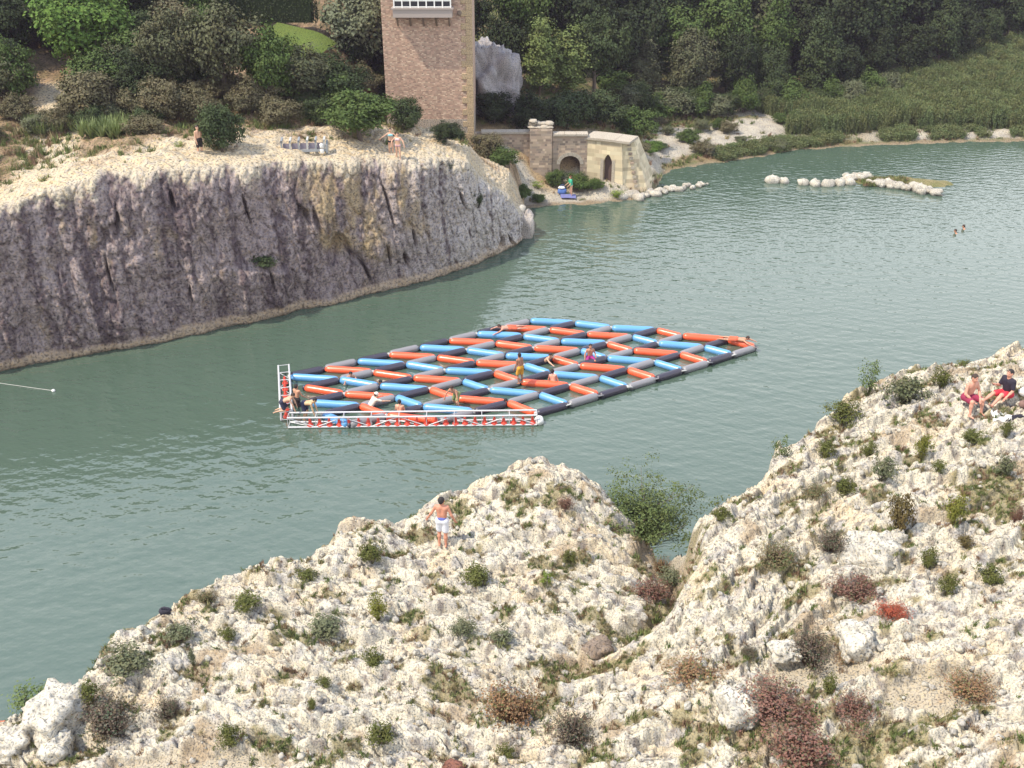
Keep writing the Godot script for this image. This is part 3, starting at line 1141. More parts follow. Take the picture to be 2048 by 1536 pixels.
	# door surround stones
	for k in 6:
		for s in 2:
			b = MB.new()
			b.box(Vector3(1.98 + (0.48 if s == 1 else -0.48), 0.75 + 0.36 * k, 0.0), Vector3(0.24, 0.345, 0.06))
			put(b.mesh(), "door_stone", cap, m)
	# buttress: a battered wedge on the right
	b = MB.new()
	var lo := [Vector3(L - 0.1, -0.2, 0.06), Vector3(L + 2.0, -0.2, -1.0), Vector3(L + 1.7, -0.2, -4.2), Vector3(L - 0.2, -0.2, -4.2)]
	var hi := [Vector3(L - 0.45, 4.14, -0.1), Vector3(L + 0.55, 4.14, -0.8), Vector3(L + 0.4, 4.14, -2.4), Vector3(L - 0.4, 4.14, -2.4)]
	for k in 4:
		var n := (k + 1) % 4
		b.quad(lo[k], lo[n], hi[n], hi[k])
	b.quad(hi[0], hi[1], hi[2], hi[3])
	put(b.mesh(), "buttress", pale, m)
	for k in 12:
		var q := (k + 0.5) / 12.0
		var p: Vector3 = (lo[1] as Vector3).lerp(hi[1], q) * 0.62 + (lo[0] as Vector3).lerp(hi[0], q) * 0.38
		b = MB.new()
		b.box(p + Vector3(0.0, 0.0, 0.02), Vector3(0.3, 0.2, 0.14), Basis(Vector3.UP, 0.36))
		put(b.mesh(), "buttress_stone", stone if k % 2 else cap, m)
	# roof slabs
	for k in 3:
		b = MB.new()
		b.box(Vector3(0.62 + 1.25 * k, 4.24 + 0.02 * (k % 2), -0.9), Vector3(1.23, 0.17, 2.1), Basis(Vector3.FORWARD, 0.02 * (k - 1)))
		put(b.mesh(), "roof_slab", cap, m)

# ------------------------------------------------------------------ raft of inflatable tubes
const ROW_X := [-11.651, -10.667, -10.198, -9.249, -9.544, -8.679, -8.976]
const ROW_F := [47.594, 46.357, 44.774, 43.555, 41.687, 40.278, 38.29]
func raft_node(r: int, k: int) -> Vector3:
	var x: float = ROW_X[r] + 1.672 * k - 0.011 * k * k + 0.014 * k * r
	var f: float = ROW_F[r] + 0.854 * k + 0.002 * k * k + 0.005 * k * r
	return P3(x, 0.13, f)

var tube_meshes := []
func make_raft():
	var root := base("inflatable_raft", P3(0, 0, 47))
	tag(root, "floating raft of red, blue, grey and black inflatable tubes on the river", "raft")
	# one tube: a cylinder with tucked ends, one metre long, scaled to fit
	var rng := RandomNumberGenerator.new()
	rng.seed = 9
	for variant in 3:
		var b := MB.new()
		var prof := [Vector2(0.05, -0.5), Vector2(0.09, -0.497), Vector2(0.155, -0.470), Vector2(0.192, -0.435), Vector2(0.205, -0.39)]
		var rows := []
		var full := prof.duplicate()
		for q in 5:
			full.append(Vector2(0.207 + 0.004 * sin(q * 2.1 + variant), -0.26 + 0.13 * q))
		for q in prof.size():
			var e: Vector2 = prof[prof.size() - 1 - q]
			full.append(Vector2(e.x, -e.y))
		for p in full:
			var ring := []
			for s in 18:
				var a := -TAU * s / 18
				# puckered at the ends
				var r: float = p.x * (1.0 + (0.10 * sin(a * 6.0) if absf(p.y) > 0.45 else 0.0))
				ring.append(Vector3(cos(a) * r, sin(a) * r, p.y))
			rows.append(ring)
		for p in rows:
			p.reverse()
		b.rings(rows)
		tube_meshes.append(b.mesh())
	# strap at a joint
	var jb := MB.new()
	jb.lathe([Vector2(0.02, -0.10), Vector2(0.10, -0.09), Vector2(0.115, 0.0), Vector2(0.09, 0.10), Vector2(0.02, 0.115)], 10)
	var joint := jb.mesh()
	var fl := MB.new()
	fl.quad(Vector3(-0.17, 0.0, 0.0), Vector3(0.17, 0.0, 0.0), Vector3(0.13, 0.03, 0.30), Vector3(-0.13, 0.03, 0.30))
	fl.quad(Vector3(-0.13, 0.06, 0.30), Vector3(0.13, 0.06, 0.30), Vector3(0.17, 0.04, 0.0), Vector3(-0.17, 0.04, 0.0))
	fl.quad(Vector3(-0.17, 0.0, 0.0), Vector3(-0.13, 0.03, 0.30), Vector3(-0.13, 0.06, 0.30), Vector3(-0.17, 0.04, 0.0))
	fl.quad(Vector3(0.13, 0.03, 0.30), Vector3(0.17, 0.0, 0.0), Vector3(0.17, 0.04, 0.0), Vector3(0.13, 0.06, 0.30))
	fl.quad(Vector3(-0.13, 0.03, 0.30), Vector3(0.13, 0.03, 0.30), Vector3(0.13, 0.06, 0.30), Vector3(-0.13, 0.06, 0.30))
	var flap := fl.mesh()
	var first := [0, 0, 0, 0, 1, 3, 6]
	var last := [8, 9, 10, 11, 12, 13, 14]
	for r in 7:
		for k in range(first[r], last[r] + 1):
			var p := raft_node(r, k)
			put(joint, "joint", M.tube_black if (k + r) % 3 else M.flap, root, p - root.position)
			if k < last[r]:
				lay_tube(root, p, raft_node(r, k + 1), "black_tube" if k % 2 == 0 else "grey_tube", M.tube_black if k % 2 == 0 else M.tube_grey, rng)
			if r < 6 and k + 1 >= first[r + 1]:
				var odd: bool = r in [1, 4]
				var blue := (k % 2 == 1) if odd else (k % 2 == 0)
				lay_tube(root, p, raft_node(r + 1, k + 1), "blue_tube" if blue else "red_tube", M.tube_blue if blue else M.tube_red, rng)
	# loose end flaps along the right edge
	for k in range(7, 15):
		var p := raft_node(6, k)
		var d := (raft_node(6, k) - raft_node(6, k - 1)).normalized()
		var o := put(flap, "end_flap", M.flap if k % 2 == 1 else M.tube_grey, root, p - root.position + Vector3(0, 0.02, 0))
		o.rotation = Vector3(-0.25, atan2(d.x, d.z) + 1.2 + 0.5, 0.2 * sin(k * 2.0))
		o.rotation.y = 0.35 + 0.3 * sin(k * 1.7)

func lay_tube(root: Node3D, a: Vector3, b: Vector3, nm: String, mat: Material, rng: RandomNumberGenerator):
	var d := b - a
	var o := put(tube_meshes[rng.randi() % 3], nm, mat, root)
	var len := d.length() - 0.10
	var z := d.normalized()
	z = (z + Vector3(rng.randf_range(-0.02, 0.02), rng.randf_range(-0.012, 0.012), rng.randf_range(-0.02, 0.02))).normalized()
	var x := Vector3.UP.cross(z).normalized()
	var y := z.cross(x)
	var fat := rng.randf_range(0.94, 1.06)
	o.transform = Transform3D(Basis(x * fat, y * fat, z * len), (a + b) * 0.5 - root.position + Vector3(0, rng.randf_range(-0.015, 0.02), 0))

# ------------------------------------------------------------------ aluminium truss with cones
func cone_mesh() -> ArrayMesh:
	var b := MB.new()
	b.lathe([Vector2(0.155, 0.0), Vector2(0.155, 0.045), Vector2(0.115, 0.05), Vector2(0.085, 0.17), Vector2(0.055, 0.33), Vector2(0.035, 0.40), Vector2(0.02, 0.41)], 12)
	return b.mesh()

func truss(nm: String, label: String, a: Vector3, z: Vector3, wide: float, tall: float, bays: int) -> Node3D:
	# a box truss from a to z: four chords, frames and zigzag braces
	var t := base(nm, (a + z) * 0.5)
	tag(t, label, "truss", "aluminium trusses at the raft")
	var o := t.position
	var d := (z - a).normalized()
	var s := d.cross(Vector3.UP).normalized() * wide * 0.5
	var up := Vector3(0, tall, 0)
	for q in [[s, Vector3.ZERO], [-s, Vector3.ZERO], [s, up], [-s, up]]:
		var b := MB.new()
		b.bar(a + q[0] + q[1] - o, z + q[0] + q[1] - o, 0.045, -1.0, 8)
		put(b.mesh(), "chord", M.alu, t)
	for k in bays + 1:
		var p := a.lerp(z, k / float(bays)) - o
		var b := MB.new()
		b.bar(p - s, p + s, 0.016)
		b.bar(p - s + up, p + s + up, 0.016)
		b.bar(p - s, p - s + up, 0.016)
		b.bar(p + s, p + s + up, 0.016)
		put(b.mesh(), "frame", M.alu, t)
		if k < bays:
			var n := a.lerp(z, (k + 1) / float(bays)) - o
			b = MB.new()
			var f := k % 2 == 0
			b.bar((p if f else n) + s + up, (n if f else p) + s, 0.024)
			b.bar((p if f else n) - s, (n if f else p) + s, 0.018)
			put(b.mesh(), "brace", M.alu, t)
	return t

func make_truss():
	var near := truss("aluminium_truss", "long silver aluminium truss lying along the near edge of the raft", P3(-10.75, 0.06, 42.72), P3(1.2, 0.06, 42.98), 0.5, 0.52, 9)
	var cm := cone_mesh()
	for k in 24:
		var q := k / 23.0
		var o := put(cm, "cone", M.cone, near, P3(lerpf(-9.7, 1.0, q), 0.09, lerpf(42.60, 42.83, q)) - near.position)
		o.rotation = Vector3(0.05 * sin(k * 3.1), k * 1.3, 0.05 * sin(k * 1.9))
	var side := truss("aluminium_truss", "short silver aluminium truss at the left end of the raft", P3(-10.95, 0.08, 43.2), P3(-12.05, 0.08, 48.2), 0.55, 0.42, 6)
	for k in 6:
		var q := k / 5.0
		put(cm, "cone", M.cone, side, P3(lerpf(-11.0, -11.75, q), 0.10, lerpf(43.4, 46.9, q)) - side.position)
	# round buoy bag at the right end of the truss
	var b := MB.new()
	b.lathe([Vector2(0.03, -0.30), Vector2(0.15, -0.26), Vector2(0.21, -0.16), Vector2(0.215, 0.16), Vector2(0.15, 0.26), Vector2(0.03, 0.30)], 16, Transform3D(Basis(Vector3.RIGHT, PI / 2 - 0.2), Vector3.ZERO))
	var o := put(b.mesh(), "buoy", M.white, null, P3(1.32, 0.14, 43.0))
	tag(o, "pale round buoy at the right end of the long truss", "buoy")

# ------------------------------------------------------------------ people
# One continuous skin from tapered capsules joined with a smooth minimum, meshed as surface nets.
func sdf_mesh(bones: Array, cell: float, k: float, inflate: float, extra: MB = null) -> ArrayMesh:
	var lo := Vector3(1e9, 1e9, 1e9)
	var hi := -lo
	for b in bones:
		for q in 2:
			var r: float = b[2 + q] + inflate
			lo = lo.min(b[q] - Vector3(r, r, r))
			hi = hi.max(b[q] + Vector3(r, r, r))
	lo -= Vector3.ONE * cell * 2.0
	hi += Vector3.ONE * cell * 2.0
	var nx := int((hi.x - lo.x) / cell) + 2
	var ny := int((hi.y - lo.y) / cell) + 2
	var nz := int((hi.z - lo.z) / cell) + 2
	var g := PackedFloat32Array()
	g.resize(nx * ny * nz)
	g.fill(0.3)
	for b in bones:
		var a: Vector3 = b[0]
		var e: Vector3 = b[1]
		var ra: float = b[2] + inflate
		var rb: float = b[3] + inflate
		var pad := maxf(ra, rb) + k + cell * 1.5
		var q0 := (a.min(e) - Vector3.ONE * pad - lo) / cell
		var q1 := (a.max(e) + Vector3.ONE * pad - lo) / cell
		var ab := e - a
		var l2 := maxf(ab.length_squared(), 1e-8)
		for z in range(maxi(0, int(q0.z)), mini(nz, int(q1.z) + 1)):
			for y in range(maxi(0, int(q0.y)), mini(ny, int(q1.y) + 1)):
				var row := (z * ny + y) * nx
				for x in range(maxi(0, int(q0.x)), mini(nx, int(q1.x) + 1)):
					var p := lo + Vector3(x, y, z) * cell
					var t := clampf((p - a).dot(ab) / l2, 0.0, 1.0)
					var d := p.distance_to(a + ab * t) - lerpf(ra, rb, t)
					var old := g[row + x]
					var m := maxf(k - absf(old - d), 0.0) / k
					g[row + x] = minf(old, d) - m * m * k * 0.25
	var vid := {}
	var out := MB.new()
	var off := [0, 1, nx, nx + 1, nx * ny, nx * ny + 1, nx * ny + nx, nx * ny + nx + 1]
	var pos := [Vector3(0, 0, 0), Vector3(1, 0, 0), Vector3(0, 1, 0), Vector3(1, 1, 0), Vector3(0, 0, 1), Vector3(1, 0, 1), Vector3(0, 1, 1), Vector3(1, 1, 1)]
	var edges := [[0, 1], [2, 3], [4, 5], [6, 7], [0, 2], [1, 3], [4, 6], [5, 7], [0, 4], [1, 5], [2, 6], [3, 7]]
	for z in nz - 1:
		for y in ny - 1:
			for x in nx - 1:
				var id := (z * ny + y) * nx + x
				var neg := 0
				for q in 8:
					if g[id + off[q]] < 0.0:
						neg += 1
				if neg == 0 or neg == 8:
					continue
				var sum := Vector3.ZERO
				var cnt := 0
				for ed in edges:
					var ga := g[id + off[ed[0]]]
					var gb := g[id + off[ed[1]]]
					if (ga < 0.0) != (gb < 0.0):
						sum += (pos[ed[0]] as Vector3).lerp(pos[ed[1]], ga / (ga - gb))
						cnt += 1
				vid[id] = out.v.size()
				out.v.append(lo + (Vector3(x, y, z) + sum / cnt) * cell)
				var gr := Vector3(g[id + 1] - g[id], g[id + nx] - g[id], g[id + nx * ny] - g[id]) + Vector3(g[id + off[7]] - g[id + off[6]], g[id + off[7]] - g[id + off[5]], g[id + off[7]] - g[id + off[3]])
				out.n.append(gr.normalized())
				out.c.append(Color.WHITE)
	var sx := 1
	var sy := nx
	var sz := nx * ny
	for id in vid:
		var x: int = id % nx
		var y: int = (id / nx) % ny
		var z: int = id / sz
		var inside := g[id] < 0.0
		for axis in 3:
			var step: int = [sx, sy, sz][axis]
			var u: int = [sy, sz, sx][axis]
			var w: int = [sz, sx, sy][axis]
			if (g[id + step] < 0.0) == inside:
				continue
			if not (vid.has(id - u) and vid.has(id - w) and vid.has(id - u - w)):
				continue
			var q := [vid[id], vid[id - u], vid[id - u - w], vid[id - w]]
			if inside:
				q.reverse()
			out.i.append(q[0]); out.i.append(q[1]); out.i.append(q[2])
			out.i.append(q[0]); out.i.append(q[2]); out.i.append(q[3])
	if extra != null:
		var s := out.v.size()
		out.v.append_array(extra.v)
		out.n.append_array(extra.n)
		out.c.append_array(extra.c)
		for q in extra.i:
			out.i.append(q + s)
	return out.mesh()

const DOWN := Vector3(0, -1, 0)

func person(label: String, at: Vector3, yaw: float, pose: Dictionary, clothes: Array, skin: Color, hair: Color, cell := 0.026, group := "", under := 0.0) -> Node3D:
	# local axes: the person faces +z, up is +y, their left is +x. "under": how deep the lowest point lies below at
	var lean: float = pose.get("lean", 0.0)
	var roll: float = pose.get("side", 0.0)
	var sd := Vector3(sin(roll), cos(lean) * cos(roll), sin(lean)).normalized()
	var tall: float = pose.get("tall", 1.0)
	var across := Vector3(cos(roll), -sin(roll), 0.0)
	var front := across.cross(sd).normalized()
	var pel := Vector3.ZERO
	var J := {}
	J.hl = pel + across * 0.09 - sd * 0.03
	J.hr = pel - across * 0.09 - sd * 0.03
	J.sl = pel + sd * 0.455 + across * 0.175
	J.sr = pel + sd * 0.455 - across * 0.175
	J.neck = pel + sd * 0.51
	var hp: float = pose.get("head", 0.0)
	var hy: float = pose.get("look", 0.0)
	var up := (sd + front * hp + Vector3.UP * 0.6).normalized()
	J.head = J.neck + up * 0.165
	var face: Vector3 = (front.rotated(up, hy) - up * front.rotated(up, hy).dot(up)).normalized()
	var ear := up.cross(face).normalized()
	var get_dir := func(key: String, d: Vector3) -> Vector3:
		return (pose.get(key, d) as Vector3).normalized()
	J.el = J.sl + get_dir.call("ual", Vector3(0.15, -1, 0.0)) * 0.285
	J.er = J.sr + get_dir.call("uar", Vector3(-0.15, -1, 0.0)) * 0.285
	J.wl = J.el + get_dir.call("fal", Vector3(0.1, -1, 0.2)) * 0.25
	J.wr = J.er + get_dir.call("far", Vector3(-0.1, -1, 0.2)) * 0.25
	J.kl = J.hl + get_dir.call("thl", Vector3(0.04, -1, 0.02)) * 0.43
	J.kr = J.hr + get_dir.call("thr", Vector3(-0.04, -1, 0.02)) * 0.43
	J.al = J.kl + get_dir.call("shl", Vector3(0.02, -1, -0.02)) * 0.41
	J.ar = J.kr + get_dir.call("shr", Vector3(-0.02, -1, -0.02)) * 0.41
	var bones := []
	bones.append([J.hl, J.hr, 0.10, 0.10])
	for s in [1.0, -1.0]:
		bones.append([pel + across * 0.055 * s, pel + sd * 0.20 + across * 0.05 * s, 0.098, 0.09])
		bones.append([pel + sd * 0.20 + across * 0.05 * s, pel + sd * 0.40 + across * 0.085 * s, 0.09, 0.10])
	bones.append([J.sl - across * 0.02, J.sr + across * 0.02, 0.056, 0.056])
	bones.append([pel + sd * 0.44, J.head - up * 0.06, 0.07, 0.052])
	bones.append([J.head - up * 0.035 + face * 0.01, J.head + up * 0.035 - face * 0.012, 0.078, 0.088])
	bones.append([J.head - up * 0.075 + face * 0.035, J.head - up * 0.06 + face * 0.05, 0.045, 0.04])
	bones.append([J.head - up * 0.0 + face * 0.085, J.head - up * 0.035 + face * 0.105, 0.012, 0.016])
	for s in [1.0, -1.0]:
		bones.append([J.head + ear * 0.085 * s + up * 0.01, J.head + ear * 0.088 * s - up * 0.03, 0.018, 0.013])
	var fingers := MB.new()
	for s in ["l", "r"]:
		var sh: Vector3 = J["s" + s]
		var eb: Vector3 = J["e" + s]
		var wr: Vector3 = J["w" + s]
		bones.append([sh, eb, 0.050, 0.038])
		bones.append([eb, eb.lerp(wr, 0.4), 0.039, 0.038])
		bones.append([eb.lerp(wr, 0.4), wr, 0.038, 0.026])
		var hd := (wr - eb).normalized()
		var palm := wr + hd * 0.085
		bones.append([wr, palm, 0.026, 0.030])
		var hs := hd.cross(face if absf(hd.dot(face)) < 0.8 else up).normalized()
		var curl := hd.cross(hs).normalized() * (0.35 if s == "l" else -0.35)
		for q in 4:
			var root := palm + hs * (-0.027 + 0.018 * q)
			var len: float = [0.065, 0.08, 0.075, 0.055][q]
			fingers.path([root, root + hd * (0.02 + len * 0.45), root + (hd + curl).normalized() * len + hd * 0.02], [0.010, 0.009, 0.007], 5)
		var th := wr + hd * 0.03 - hs * 0.026
		fingers.path([th, th + (hd - hs).normalized() * 0.04, th + (hd * 1.4 - hs).normalized() * 0.068], [0.012, 0.010, 0.008], 5)
		var hip: Vector3 = J["h" + s]
		var kn: Vector3 = J["k" + s]
		var an: Vector3 = J["a" + s]
		bones.append([hip, kn, 0.086, 0.056])
		bones.append([kn, kn.lerp(an, 0.35) - front * 0.012, 0.054, 0.056])
		bones.append([kn.lerp(an, 0.35) - front * 0.012, an, 0.056, 0.034])
		var shin := (an - kn).normalized()
		var toe := (Vector3(0, 0, 1) - shin * shin.z)
		if toe.length() < 0.3:
			toe = Vector3(0, 1, 0) - shin * shin.y
		toe = toe.normalized()
		if pose.has("toes"):
			toe = (pose.toes as Vector3).normalized()
		bones.append([an + shin * 0.035 - toe * 0.04, an + shin * 0.05 + toe * 0.15, 0.036, 0.026])
	var low := 1e9
	for b in bones:
		for q in 2:
			low = minf(low, b[q].y - b[2 + q])
	var root3 := base("person", at, yaw)
	tag(root3, label, "person", group)
	root3.scale = Vector3.ONE * tall
	var shift := Vector3(0, -low - under / tall, 0)
	for b in bones:
		b[0] += shift
		b[1] += shift
	for q in fingers.v.size():
		fingers.v[q] += shift
	for key in J:
		J[key] += shift
	pel += shift
	var sm := plain(skin, 0.55)
	sm.subsurf_scatter_enabled = false
	put(sdf_mesh(bones, cell, 0.035, 0.0, fingers), "body", sm, root3)
	# hair
	var hb := [[J.head + up * 0.035 - face * 0.022, J.head + up * 0.02 - face * 0.03, 0.088, 0.088], [J.head - face * 0.05, J.head - up * 0.04 - face * 0.055, 0.07, 0.055]]
	if pose.get("long_hair", false):
		hb.append([J.head - face * 0.06, J.head - up * 0.2 - face * 0.07, 0.07, 0.045])
	put(sdf_mesh(hb, 0.02, 0.02, 0.008), "hair", plain(hair, 0.8), root3)
	# eyes and mouth
	for s in [1.0, -1.0]:
		var e := MB.new()
		e.lathe([Vector2(0.002, -0.010), Vector2(0.010, -0.004), Vector2(0.010, 0.004), Vector2(0.002, 0.010)], 8, Transform3D(Basis(ear, up, face), J.head + face * 0.083 + ear * 0.032 * s + up * 0.012))
		put(e.mesh(), "eye", M.dark_cloth, root3)
	var mo := MB.new()
	mo.box(J.head + face * 0.088 - up * 0.062, Vector3(0.045, 0.010, 0.012), Basis(ear, up, face))
	put(mo.mesh(), "mouth", plain(Color(0.35, 0.12, 0.1), 0.6), root3)
	for c in clothes:
		var cb := []
		var puff := 0.018
		match c[0]:
			"shorts":
				cb = [[J.hl, J.hr, 0.10, 0.10], [pel + across * 0.05, pel + sd * 0.05 + across * 0.045, 0.098, 0.093], [pel - across * 0.05, pel + sd * 0.05 - across * 0.045, 0.098, 0.093],
					[J.hl, J.hl.lerp(J.kl, 0.75), 0.088, 0.082], [J.hr, J.hr.lerp(J.kr, 0.75), 0.088, 0.082]]
				puff = 0.020
			"briefs":
				cb = [[J.hl, J.hr, 0.10, 0.10], [J.hl, J.hl.lerp(J.kl, 0.06), 0.085, 0.08], [J.hr, J.hr.lerp(J.kr, 0.06), 0.085, 0.08]]
				puff = 0.009
			"waistband":
				cb = [[pel + sd * 0.055 + across * 0.04, pel + sd * 0.055 - across * 0.04, 0.098, 0.098]]
				puff = 0.019
			"shirt":
				for s in [1.0, -1.0]:
					cb.append([pel + sd * 0.0 + across * 0.055 * s, pel + sd * 0.2 + across * 0.05 * s, 0.10, 0.093])
					cb.append([pel + sd * 0.2 + across * 0.05 * s, pel + sd * 0.40 + across * 0.085 * s, 0.093, 0.10])
				cb.append([J.sl - across * 0.02, J.sr + across * 0.02, 0.056, 0.056])
				cb.append([J.sl, J.sl.lerp(J.el, 0.75), 0.052, 0.046])
				cb.append([J.sr, J.sr.lerp(J.er, 0.75), 0.052, 0.046])
				puff = 0.018
			"top":
				cb = [[pel + sd * 0.36 + across * 0.075 + front * 0.035, pel + sd * 0.36 - across * 0.075 + front * 0.035, 0.085, 0.085], [pel + sd * 0.36 + across * 0.07, pel + sd * 0.36 - across * 0.07, 0.095, 0.095]]
				puff = 0.010
			"cap":
				cb = [[J.head + up * 0.05 - face * 0.01, J.head + up * 0.045 - face * 0.02, 0.09, 0.09], [J.head + up * 0.045 + face * 0.06, J.head + up * 0.035 + face * 0.13, 0.03, 0.015]]
				puff = 0.014
		put(sdf_mesh(cb, cell, 0.03, puff), c[0] if c[0] != "top" else "bikini_top", plain(c[1], 0.85), root3)
	return root3

func make_people():
	var tan := Color(0.46, 0.235, 0.145)
	var pale := Color(0.56, 0.33, 0.22)
	var brown := Color(0.36, 0.175, 0.105)
	var pink := Color(0.55, 0.27, 0.19)
	var black := Color(0.018, 0.014, 0.014)
	var dark := Color(0.045, 0.028, 0.02)
	var V := func(x, y, z): return Vector3(x, y, z)
	# on the near rock
	var x := -2.07
	var f := 24.9
	person("shirtless man in white and blue shorts walking away on the near rock", P3(x, near_height(x, f) - 0.02, f), PI - 0.12,
		{"lean": 0.05, "ual": Vector3(0.55, -1, 0.05), "fal": Vector3(0.55, -1, 0.35), "uar": Vector3(-0.42, -1, -0.12), "far": Vector3(-0.35, -1, 0.35), "thl": Vector3(0.03, -1, 0.12), "shl": Vector3(0.0, -1, -0.22), "thr": Vector3(-0.02, -1, -0.04), "shr": Vector3(0.0, -1, -0.1), "look": -0.3},
		[["shorts", Color(0.62, 0.62, 0.66)], ["waistband", Color(0.10, 0.12, 0.38)]], Color(0.50, 0.22, 0.14), black, 0.02)
	x = 13.6; f = 26.85
	person("shirtless man in dark red shorts sitting on the right rock rim", P3(x, near_height(x, f) - 0.02, f), 0.35,
		{"lean": 0.18, "ual": Vector3(0.25, -1, 0.35), "fal": Vector3(-0.5, -0.5, 0.8), "uar": Vector3(-0.3, -1, 0.3), "far": Vector3(0.5, -0.6, 0.8), "thl": Vector3(0.25, 0.15, 1), "shl": Vector3(0.05, -1, 0.1), "thr": Vector3(-0.25, 0.15, 1), "shr": Vector3(-0.05, -1, 0.1), "head": 0.15},
		[["shorts", Color(0.24, 0.02, 0.06)]], pink, dark, 0.022)
	x = 14.85; f = 27.0
	person("man in black shirt and red shorts sitting sideways on the right rock rim", P3(x, near_height(x, f) - 0.02, f), -1.15,
		{"lean": 0.15, "ual": Vector3(0.2, -1, 0.1), "fal": Vector3(0.05, -0.6, 0.9), "uar": Vector3(-0.2, -1, 0.25), "far": Vector3(0.1, 0.3, 0.8), "thl": Vector3(0.12, 0.25, 1), "shl": Vector3(0.0, -0.75, 0.75), "thr": Vector3(-0.12, 0.05, 1), "shr": Vector3(0.0, -0.45, 0.9), "head": 0.05},
		[["shirt", Color(0.018, 0.014, 0.028)], ["shorts", Color(0.55, 0.03, 0.05)]], pink, black, 0.022)
	# on the far cliff
	x = -17.64; f = 57.4
	person("shirtless man in black shorts standing at the far cliff edge", P3(x, plateau_height(x, f) - 0.06, f), 0.9,
		{"lean": -0.02, "ual": Vector3(0.15, -1, 0.1), "fal": Vector3(0.0, -1, 0.5), "uar": Vector3(-0.15, -1, 0.0), "far": Vector3(0.0, -1, 0.3), "thr": Vector3(-0.05, -1, -0.05)},
		[["shorts", black]], pale, dark, 0.028)
	x = -7.45; f = 58.9
	person("woman in pale blue bikini waving at the far cliff edge", P3(x, plateau_height(x, 62.6) - 0.04, 62.6), 0.1,
		{"ual": Vector3(0.8, -0.75, 0.2), "fal": Vector3(0.6, -0.4, 0.6), "uar": Vector3(-0.9, -0.55, 0.2), "far": Vector3(-0.9, -0.5, 0.3), "tall": 0.95, "long_hair": true},
		[["top", Color(0.25, 0.52, 0.56)], ["briefs", Color(0.02, 0.02, 0.03)]], pale, dark, 0.028, "two women on the cliff top")
	x = -7.0
	person("woman in pink bikini right of the waving one on the cliff top", P3(-6.95, plateau_height(-6.95, 61.9) - 0.04, 61.9), -0.15,
		{"ual": Vector3(0.7, -0.8, 0.2), "fal": Vector3(0.3, -0.9, 0.3), "uar": Vector3(-0.7, -0.8, 0.2), "far": Vector3(-0.1, -0.8, 0.5), "thl": Vector3(0.08, -1, 0.15), "tall": 0.96, "long_hair": true},
		[["top", Color(0.66, 0.45, 0.45)], ["briefs", Color(0.5, 0.3, 0.32)]], pale, dark, 0.028, "two women on the cliff top")
	# on the far beach
	x = 4.62; f = 77.9
	person("woman in green shirt standing on the far beach", P3(x, bank_height(x, f), f), -1.2,
		{"lean": 0.15, "ual": Vector3(0.1, -1, 0.3), "fal": Vector3(0.0, -0.6, 0.8), "uar": Vector3(-0.1, -1, 0.2), "far": Vector3(0.0, -0.5, 0.8), "tall": 0.97, "long_hair": true},
		[["shirt", Color(0.05, 0.42, 0.26)]], pale, Color(0.12, 0.05, 0.02), 0.03)
	# swimmers out in the river
	var swim := {"lean": 0.5, "ual": Vector3(0.9, -0.2, 0.5), "fal": Vector3(0.5, -0.1, 0.9), "uar": Vector3(-0.9, -0.2, 0.5), "far": Vector3(-0.5, -0.1, 0.9), "thl": Vector3(0.1, -1, -0.5), "thr": Vector3(-0.1, -1, -0.5), "head": 0.0}
	person("swimmer's head in the river at the right, farther of two", P3(33.07, 0.0, 71.0), -1.9, swim, [["briefs", black]], tan, dark, 0.03, "two swimmers in the open river", 1.32)
	person("swimmer's head in the river at the right, nearer of two", P3(32.12, 0.0, 70.1), -1.7, swim, [["briefs", black]], tan, dark, 0.03, "two swimmers in the open river", 1.32)
	# at the raft
	var raft := "people at the raft"
	var kneel := {"lean": 1.15, "ual": Vector3(0.1, -1, 0.45), "fal": Vector3(0.0, -1, 0.3), "uar": Vector3(-0.1, -1, 0.45), "far": Vector3(0.0, -1, 0.3), "thl": Vector3(0.1, -1, 0.35), "shl": Vector3(0.0, -0.25, -1), "thr": Vector3(-0.1, -1, 0.3), "shr": Vector3(0.0, -0.25, -1), "head": -0.2, "toes": Vector3(0, -0.5, -1)}
	var stoop := {"lean": 1.35, "ual": Vector3(0.05, -1, 0.2), "fal": Vector3(0.0, -1, 0.25), "uar": Vector3(-0.05, -1, 0.2), "far": Vector3(0.0, -1, 0.25), "thl": Vector3(0.08, -1, 0.3), "shl": Vector3(0.0, -1, -0.25), "thr": Vector3(-0.08, -1, 0.2), "shr": Vector3(0.0, -1, -0.2), "head": -0.3}
	var wade := {"lean": 0.12, "ual": Vector3(0.25, -1, 0.3), "fal": Vector3(0.1, -0.7, 0.8), "uar": Vector3(-0.25, -1, 0.3), "far": Vector3(-0.1, -0.7, 0.8)}
	var sit := {"lean": 0.15, "ual": Vector3(0.4, -1, 0.1), "fal": Vector3(0.1, -0.8, 0.6), "uar": Vector3(-0.4, -1, 0.1), "far": Vector3(-0.1, -0.8, 0.6), "thl": Vector3(0.3, -0.1, 1), "shl": Vector3(0.1, -1, 0.1), "thr": Vector3(-0.3, -0.1, 1), "shr": Vector3(-0.1, -1, 0.1)}
	var hang := {"lean": 0.75, "ual": Vector3(0.45, -0.4, 1), "fal": Vector3(0.3, -0.15, 1), "uar": Vector3(-0.45, -0.4, 1), "far": Vector3(-0.3, -0.15, 1), "thl": Vector3(0.1, -1, -0.4), "thr": Vector3(-0.1, -1, -0.3), "head": -0.2}
